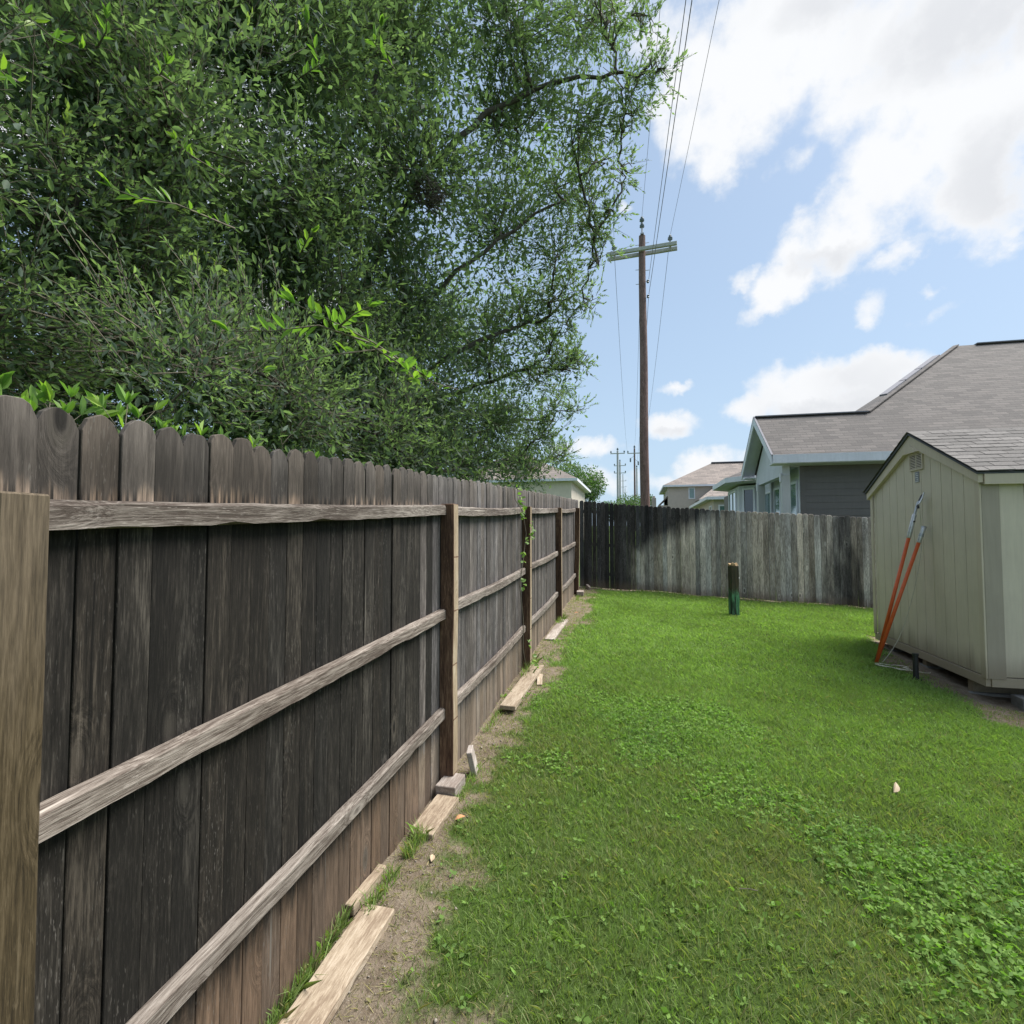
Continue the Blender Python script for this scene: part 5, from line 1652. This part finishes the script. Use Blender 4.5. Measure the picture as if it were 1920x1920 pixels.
rgs = np.random.default_rng(31)
SPRAYS = [  # young shoots of the oak that hang nearest over the fence
    ([(-0.95, 2.32, 2.46), (-1.07, 2.03, 2.53), (-1.13, 1.81, 2.54), (-1.20, 1.69, 2.56)], 26, .062),
    ([(-1.06, 1.98, 2.51), (-1.20, 1.84, 2.54), (-1.35, 1.76, 2.50), (-1.47, 1.68, 2.48)], 17, .062),
    ([(-1.05, 2.08, 2.52), (-1.19, 1.90, 2.44), (-1.36, 1.81, 2.37)], 14, .06),
    ([(-1.07, 2.03, 2.51), (-0.92, 2.02, 2.41), (-0.84, 1.93, 2.33)], 16, .056),
    ([(-1.12, 1.86, 2.54), (-1.02, 1.78, 2.54), (-0.94, 1.75, 2.55)], 14, .058),
    ([(-1.95, 2.25, 3.26), (-1.99, 1.94, 3.20), (-2.06, 1.82, 3.16), (-2.12, 1.75, 3.17)], 18, .062),
    ([(-2.83, 1.69, 4.18), (-2.54, 1.67, 3.96), (-2.36, 1.67, 3.80), (-2.20, 1.66, 3.71)], 18, .06),
    ([(-2.42, 1.90, 3.98), (-2.28, 1.83, 3.96), (-2.23, 1.79, 3.97)], 9, .06),
    ([(-2.22, 2.47, 3.72), (-2.26, 2.26, 3.71), (-2.23, 2.16, 3.70)], 13, .06),
    ([(-1.72, 3.55, 5.18), (-1.78, 3.33, 5.20), (-1.68, 3.25, 5.21)], 14, .08),
    ([(-1.94, 2.76, 3.38), (-1.84, 2.68, 3.41), (-1.75, 2.60, 3.41)], 10, .06),
    ([(-1.35, 3.95, 2.86), (-1.63, 3.68, 2.91), (-1.70, 3.56, 2.90)], 11, .07),
    ([(-1.14, 4.92, 5.19), (-0.92, 4.85, 5.48), (-0.81, 4.78, 5.48)], 12, .075),
    ([(-2.45, 1.61, 3.58), (-2.27, 1.45, 3.43), (-2.17, 1.37, 3.36)], 11, .06),
    ([(-2.31, 2.23, 4.06), (-2.22, 2.05, 3.94), (-2.11, 1.98, 3.91)], 10, .06),
    ([(-2.05, 2.88, 4.60), (-1.87, 2.83, 4.61), (-1.88, 2.71, 4.76)], 14, .075),
    ([(-1.9, 4.5, 3.0), (-1.55, 4.0, 2.9), (-0.95, 2.32, 2.46)], 6, .06),
]
for pts, n, sz in SPRAYS:
    spray(oak, pts, .0045, n, sz, rgs)


def fence_shoots():
    root = empty('young_shrub', (-1.42, 1.2, G(-1.42, 1.2)))
    tag(root, 'bright green young shoots poking up just behind the nearest pickets', 'shrub')
    for y_, z_, n in ((.845, 2.055, 7), (.93, 2.05, 5), (1.00, 2.08, 9), (1.06, 2.065, 8), (1.10, 2.085, 9), (1.15, 2.06, 8), (1.22, 2.03, 6), (1.36, 2.05, 6), (1.42, 2.01, 5), (1.57, 2.055, 7), (1.66, 2.05, 6), (1.98, 2.06, 5), (.78, 2.03, 6), (.97, 2.03, 6), (1.29, 2.03, 6)):
        x_ = -1.29 + rgs.normal(0, .015)
        spray(root, [(x_ - .04, y_ + .03, z_ - .26), (x_ - .02, y_ + .01, z_ - .12), (x_, y_, z_ - .03)], .003, n + 4, .047, rgs, up=.30, spread=1.25, tipcluster=6)
        for s_ in (-1, 1):
            spray(root, [(x_ - .03, y_ + .02, z_ - .16), (x_ + rgs.normal(0, .01), y_ + s_ * .03, z_ - .09), (x_ + .01, y_ + s_ * rgs.uniform(.05, .08), z_ - rgs.uniform(.03, .07))], .002, 4, .042, rgs, up=.3, spread=1.1, tipcluster=3)


fence_shoots()


def vine():
    root = empty('climbing_vine', (-1.10, 5.3, G(-1.1, 5.3)))
    tag(root, 'thin green vine climbing the third post and hanging over the fence top', 'vine')
    xv = PX + .05
    path = [(-1.12, 5.50, G(-1.1, 5.5)), (xv, 5.45, .55), (xv + .01, 5.40, .9), (xv, 5.28, 1.22), (xv + .01, 5.42, 1.5), (xv + .015, 5.53, 1.75), (xv, 5.42, 1.98), (xv - .03, 5.2, 2.08), (xv - .02, 5.12, 2.2), (xv - .08, 5.05, 2.27)]
    mb = MB(); mb.tube(path, [.006 - .0004 * i for i in range(len(path))], 6)
    child(mb.build('stem', M['twig'], None, smooth=True), root)
    for cx_, cy_, cz_, n, sp in ((xv + .02, 5.08, 2.15, 12, .09), (xv + .03, 5.15, 2.02, 9, .07), (xv + .02, 5.20, 1.94, 7, .05), (xv + .05, 5.54, 1.76, 10, .06), (xv + .03, 5.40, 1.68, 4, .05), (xv + .02, 5.2, 1.52, 5, .05), (xv + .02, 5.25, 1.27, 6, .05), (xv + .03, 5.45, .62, 4, .06), (-1.06, 5.48, .38, 7, .07)):
        for i in range(n):
            p = Vector((cx_ + abs(rgs.normal(0, .02)), cy_ + rgs.normal(0, sp * .6), cz_ + rgs.normal(0, sp * .7)))
            ld = Vector((rgs.uniform(.2, 1), rgs.normal(0, .8), rgs.normal(-.2, .6))).normalized()
            upv = Vector((rgs.normal(.6, .4), rgs.normal(-.5, .4), .6))
            s_ = ld.cross(upv).normalized(); nn = s_.cross(ld)
            L = rgs.uniform(.035, .06)
            o = bpy.data.objects.new('leaf', LEAVES[rgs.integers(0, 4)]); COL.objects.link(o)
            o.parent = root; o.matrix_parent_inverse = Matrix.Translation(root.location).inverted()
            o.matrix_basis = Matrix.LocRotScale(p, Matrix((ld, s_, nn)).transposed(), Vector((L, L * 1.9, L)))


vine()


def nest():
    root = empty('twig_nest', (-1.85, 4.56, 4.85))
    tag(root, 'dark ragged clump of dead twigs lodged in the oak branches', 'nest')
    mb = MB()
    for i in range(150):
        t = rgs.uniform(0, 6.28); r_ = rgs.uniform(.02, .15)
        p = Vector((-1.85 + math.cos(t) * r_, 4.56 + math.sin(t) * r_, 4.85 + rgs.normal(0, .045) + r_ * .3))
        d = Vector((-math.sin(t), math.cos(t), rgs.normal(0, .35))) * rgs.uniform(.05, .12) + Vector(rgs.normal(0, .03, 3))
        mb.tube([p - d, p + d], .003, 3)
    child(mb.build('nest_twigs', M['bark'], None), root)


nest()


# ------------------------------------------------------------------ far trees
def far_tree(label, x, y, h, w, seed, n=9000, trunk=True, leaf=.16, name='tree', lobes=14, sparse=1.0):
    rg = np.random.default_rng(seed)
    zb = G(x, y)
    root = empty(name, (x, y, zb))
    tag(root, label, 'tree', 'trees beyond the fences')
    mb = MB()
    mb.tube([(x, y, zb - .3), (x + .1, y, zb + h * .35), (x - .05, y + .1, zb + h * .7)], [h * .03, h * .022, h * .008], 8)
    cen = []
    for i in range(lobes):
        t = rg.uniform(0, 6.28); rr = w * .5 * math.sqrt(rg.uniform(0, .7)); zz = zb + h * rg.uniform(.32, .86)
        k = 1 - abs((zz - zb) / h - .5) * .8
        cen.append((x + math.cos(t) * rr * k, y + math.sin(t) * rr * k, zz, w * rg.uniform(.16, .27)))
    for c in cen:
        mb.tube([(x, y, zb + h * rg.uniform(.2, .45)), ((x + c[0]) / 2, (y + c[1]) / 2, zb + (c[2] - zb) * .75), c[:3]], [h * .012, h * .008, h * .003], 5)
    child(mb.build('trunk', M['bark'], None), root)
    idx = rg.integers(0, lobes, n)
    ce = np.array(cen)[idx]
    v = rg.normal(0, 1, (n, 3)); v /= np.linalg.norm(v, axis=1, keepdims=True)
    p = ce[:, :3] + v * (ce[:, 3] * rg.uniform(.35, 1.05, n) ** .7)[:, None]
    d = v + rg.normal(0, .7, v.shape)
    L = rg.uniform(.7, 1.3, n) * leaf
    vv, ff, cc, tt = leaf_soup(p, d, L, L * .55, np.clip(rg.uniform(0, .6, n) + .3 * (rg.random(n) < .12), 0, 1), rg, False)
    o = soup('crown', vv, ff, cc, M['far_leaf'], {'tint': tt}); child(o, root)
    o['kind'] = 'stuff'


far_tree('bushy light green tree rising behind the cream stucco house', -6.3, 56.0, 8.6, 6.6, 1, 9000, leaf=.24)
far_tree('low rounded green tree just left of the big pole beyond the black stained fence', -1.0, 82.0, 5.6, 5.2, 2, 4000, leaf=.26)
far_tree('low distant green tree between the slender grey pole and the cream house', -4.2, 92.0, 5.2, 5.0, 3, 3500, leaf=.28)
far_tree('small distant green treetop right behind the brown far pole', 1.2, 110.0, 7.2, 6, 4, 3500, leaf=.3)


# ------------------------------------------------------------------ turf
def in_shed(x, y): return (x > SX - .12) & (y > SY0 - .12) & (y < SY1 + .12)


def scatter(n, rg, y0, y1, dens):
    """random lawn points, thinned by dens(x, y)"""
    y = rg.uniform(y0, y1, n); x = rg.uniform(-1.19, 6.2, n)
    keep = x < 1.05 * y + 1.6
    x, y = x[keep], y[keep]
    k = rg.random(len(x)) < dens(x, y)
    return x[k], y[k]


def height_here(x, y): return ground_np(x, y) + (fbm(x, y, 5, 40) - .5) * .030 - .004


def build_turf():
    rg = np.random.default_rng(77)
    V, F, C, T = [], [], [], []; off = 0
    def blades(x, y, h, w, lean, tint):
        nonlocal off
        n = len(x); z = height_here(x, y)
        a = rg.uniform(0, 6.283, n); b_ = rg.uniform(0, 6.283, n)
        px_, py_ = np.cos(a) * w / 2, np.sin(a) * w / 2
        lx, ly = np.cos(b_) * lean * h, np.sin(b_) * lean * h
        v = np.stack([np.stack([x - px_, y - py_, z], 1), np.stack([x + px_, y + py_, z], 1),
                      np.stack([x + lx * .45 + px_ * .8, y + ly * .45 + py_ * .8, z + h * .62], 1), np.stack([x + lx * 1.1, y + ly * 1.1, z + h], 1),
                      np.stack([x + lx * .45 - px_ * .8, y + ly * .45 - py_ * .8, z + h * .62], 1)], 1)
        base = off + (np.arange(n) * 5)[:, None]
        V.append(v.reshape(-1, 3)); F.append((base + np.array([0, 1, 2, 3, 4])).ravel()); C.append(np.full(n, 5)); T.append(np.repeat(tint, 5)); off += 5 * n
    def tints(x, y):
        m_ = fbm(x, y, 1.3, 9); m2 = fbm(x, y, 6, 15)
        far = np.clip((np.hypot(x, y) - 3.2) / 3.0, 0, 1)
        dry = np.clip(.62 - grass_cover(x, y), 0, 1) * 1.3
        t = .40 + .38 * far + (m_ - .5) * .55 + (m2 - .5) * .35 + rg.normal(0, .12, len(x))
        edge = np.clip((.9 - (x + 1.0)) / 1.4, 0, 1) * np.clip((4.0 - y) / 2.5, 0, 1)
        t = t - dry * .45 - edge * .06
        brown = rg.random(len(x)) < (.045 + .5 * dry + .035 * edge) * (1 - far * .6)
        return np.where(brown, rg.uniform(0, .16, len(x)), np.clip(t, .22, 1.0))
    for n, y0, y1, hh, ww in ((260000, .75, 3.3, .034, .0030), (240000, 3.3, 6.0, .036, .0042), (250000, 6.0, 11.34, .038, .0075)):
        dens = lambda x, y: np.clip(grass_cover(x, y) ** 1.15, .11, 1) * (~in_shed(x, y)) * (1 - .55 * lushness(x, y))
        x, y = scatter(n, rg, y0, y1, dens)
        s = .55 + .95 * fbm(x, y, 3.5, 61)
        h = hh * s * rg.uniform(.55, 1.3, len(x)) * np.clip(grass_cover(x, y) + .35, 0, 1)
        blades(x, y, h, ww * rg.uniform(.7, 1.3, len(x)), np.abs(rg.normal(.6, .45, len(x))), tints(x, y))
    # lank blades along the fence foot, behind the planks and at the far fence
    for y0, y1, n, hh, xo in ((1.25, 2.08, 750, .075, -1.188), (2.1, 2.38, 170, .06, -1.125), (2.5, 2.72, 260, .07, -1.12), (3.05, 3.5, 240, .05, -1.05), (4.0, 4.45, 120, .05, -1.15), (5.2, 5.9, 260, .10, -1.12), (7.7, 8.3, 220, .09, -1.13), (9.8, 10.5, 160, .05, -1.1)):
        y = rg.uniform(y0, y1, n); x = xo + np.abs(rg.normal(0, .010 if xo < -1.18 else .026, n)) - .006
        blades(x, y, hh * rg.uniform(.4, 1.3, n), np.full(n, .0045), np.abs(rg.normal(.5, .4, n)), np.where(rg.random(n) < .22, .1, rg.uniform(.4, 1.0, n)))
    n = 1400; x = rg.uniform(-1.1, 4.2, n); y = YF - np.abs(rg.normal(0, .05, n)) - .01
    blades(x, y, .05 * rg.uniform(.4, 1.2, n), np.full(n, .007), np.abs(rg.normal(.5, .4, n)), np.where(rg.random(n) < .4, .1, rg.uniform(.4, .9, n)))
    # dry thatch lying on the worn soil
    n = 26000
    x, y = scatter(n * 6, rg, .8, 11.2, lambda x, y: np.clip(1.15 - grass_cover(x, y) * 1.15, 0, 1) * (~in_shed(x, y)) * (x < 4))
    m_ = len(x)
    blades(x, y, rg.uniform(.004, .014, m_), np.full(m_, .0028), rg.uniform(1.5, 5, m_), rg.uniform(0, .15, m_))
    o = soup('grass', np.concatenate(V), np.concatenate(F), np.concatenate(C), M['grass'], {'tint': np.concatenate(T)})
    tag(o, 'short mown green lawn grass with olive and dry patches', None, kind='stuff')
    # weeds: small clover-like and lance-shaped leaves
    parts = []
    x, y = scatter(52000, rg, 1.0, 6.2, lambda x, y: (lushness(x, y) * .9 + .10 * grass_cover(x, y)) * (grass_cover(x, y) > .3))
    z = height_here(x, y)
    m_ = len(x); k = 3
    hh = rg.uniform(.015, .05, m_) * (.6 + .6 * lushness(x, y))
    X = np.repeat(x, k) ; Y = np.repeat(y, k); Z = np.repeat(z + hh, k)
    a = np.repeat(rg.uniform(0, 6.283, m_), k) + np.tile(np.arange(k) * 2.094, m_) + rg.normal(0, .3, m_ * k)
    D = np.stack([np.cos(a), np.sin(a), rg.normal(.15, .35, m_ * k)], 1)
    L = np.repeat(rg.uniform(.007, .024, m_) * np.interp(y, [2.4, 3.4], [1.35, 1.0]), k) * rg.uniform(.8, 1.2, m_ * k)
    tv = np.repeat(np.clip(.35 + (fbm(x, y, 2.5, 33) - .5) * .9 + rg.normal(0, .12, m_), 0, 1), k)
    parts.append(leaf_soup(np.stack([X, Y, Z], 1), D, L, L * rg.uniform(.5, .85, m_ * k), tv, rg, False))
    x, y = scatter(15000, rg, 1.0, 6.2, lambda x, y: lushness(x, y) * .8 + .03 * grass_cover(x, y) * (grass_cover(x, y) > .5))
    z = height_here(x, y); m_ = len(x); k = 4
    a = rg.uniform(0, 6.283, m_ * k)
    D = np.stack([np.cos(a), np.sin(a), rg.uniform(.3, 1.1, m_ * k)], 1)
    L = rg.uniform(.022, .05, m_ * k)
    parts.append(leaf_soup(np.stack([np.repeat(x, k), np.repeat(y, k), np.repeat(z + .008, k)], 1), D, L, L * rg.uniform(.16, .28, m_ * k), np.clip(np.repeat(.5 + (fbm(x, y, 2.5, 35) - .5), k) + rg.normal(0, .1, m_ * k), 0, 1), rg, True))
    v, f, c, t = join_soup(parts)
    o = soup('ground_weeds', v, f, c, M['weed'], {'tint': t})
    tag(o, 'lush low broad-leaved weeds spreading through the lawn in a diagonal band', None, kind='stuff')
    # pebbles and crumbs of soil on the bare strip
    mb_v, mb_f, mb_c = [], [], []; off2 = 0
    x, y = scatter(40000, rg, .9, 6.5, lambda x, y: np.clip(.5 - grass_cover(x, y) * .8, 0, 1) * (x < 0))
    n = len(x); z = height_here(x, y); r_ = rg.uniform(.002, .0055, n) * (1 + 1.2 * (rg.random(n) < .06))
    oc = np.array([[1, 0, 0], [0, 1, 0], [-1, 0, 0], [0, -1, 0], [0, 0, .7], [0, 0, -.5]])
    v = oc[None] * r_[:, None, None] * rg.uniform(.6, 1.3, (n, 6, 1)) + np.stack([x, y, z + r_ * .25], 1)[:, None]
    tri = np.array([[0, 1, 4], [1, 2, 4], [2, 3, 4], [3, 0, 4], [1, 0, 5], [2, 1, 5], [3, 2, 5], [0, 3, 5]])
    f = ((np.arange(n) * 6)[:, None, None] + tri[None]).ravel()
    o = soup('gravel', v.reshape(-1, 3), f, np.full(8 * n, 3), M['pebble'])
    tag(o, 'small pale pebbles scattered on the bare soil beside the fence', None, kind='stuff')
    n = 420
    x, y = scatter(9000, rg, .9, 10.5, lambda x, y: np.clip(.9 - grass_cover(x, y) * 1.1, 0, 1) * (x < 1) * .2 + .0025 * (x > -.8))
    m_ = len(x)
    parts = [leaf_soup(np.stack([x, y, height_here(x, y) + .006 + .02 * grass_cover(x, y)], 1), np.concatenate([rg.normal(0, 1, (m_, 2)), rg.normal(0, .15, (m_, 1))], 1), rg.uniform(.012, .034, m_), rg.uniform(.007, .014, m_), rg.uniform(0, .13, m_), rg, True)]
    v, f, c, t = join_soup(parts)
    o = soup('leaf_litter', v, f, c, M['grass'], {'tint': t})
    tag(o, 'scattered dry tan leaf bits on the bare soil and the lawn edge', None, kind='stuff')
    print('turf blades', sum(len(c) for c in C), 'pebbles', n)


build_turf()


def dead_leaf(label, x, y, L, mat, rz, lift=.03, tilt=(25, 10)):
    mb = MB(); n = 5
    for i in range(n):
        t0, t1 = i / n, (i + 1) / n
        w0, w1 = math.sin(math.pi * t0 ** .8) * L * .24, math.sin(math.pi * min(t1, .999) ** .8) * L * .24
        c0, c1 = L * .10 * math.sin(t0 * 3), L * .10 * math.sin(t1 * 3)
        for s in (-1, 1):
            mb.hexa([(t0 * L, 0, c0), (t1 * L, 0, c1), (t1 * L, s * w1 + s * .0003, c1 + w1 * .5), (t0 * L, s * w0 + s * .0003, c0 + w0 * .5)],
                    [(t0 * L, 0, c0 + .0007), (t1 * L, 0, c1 + .0007), (t1 * L, s * w1 + s * .0003, c1 + w1 * .5 + .0007), (t0 * L, s * w0 + s * .0003, c0 + w0 * .5 + .0007)])
    o = mb.build('dead_leaf', M[mat], loc=(x, y, G(x, y) + lift), rot=(R(tilt[0]), R(-tilt[1]), R(rz)))
    return tag(o, label, 'leaf')


dead_leaf('pale dry leaf lying on the green lawn by itself', 1.47, 3.71, .085, 'deadleaf_pale', 60, .025, (50, 25))
dead_leaf('dry orange leaf on the soil beside the short pale plank', -.98, 2.85, .06, 'deadleaf_orange', 40, .012, (10, 5))
dead_leaf('small tan leaf on the soil in front of the short pale plank', -.98, 2.50, .05, 'deadleaf_pale', 100, .01, (15, 5))
dead_leaf('small reddish leaf on the worn soil near the fourth post', -.98, 8.55, .07, 'deadleaf_orange', 20, .012, (10, 5))
mb = MB(); mb.tube([(-.04, 0, 0), (0, .002, .004), (.035, -.001, .002)], .0022, 5)
tag(mb.build('dry_stick', M['twig'], loc=(.46, 2.60, G(.46, 2.60) + .035)), 'tiny dry stick lying on top of the lawn grass near the bottom', 'stick')
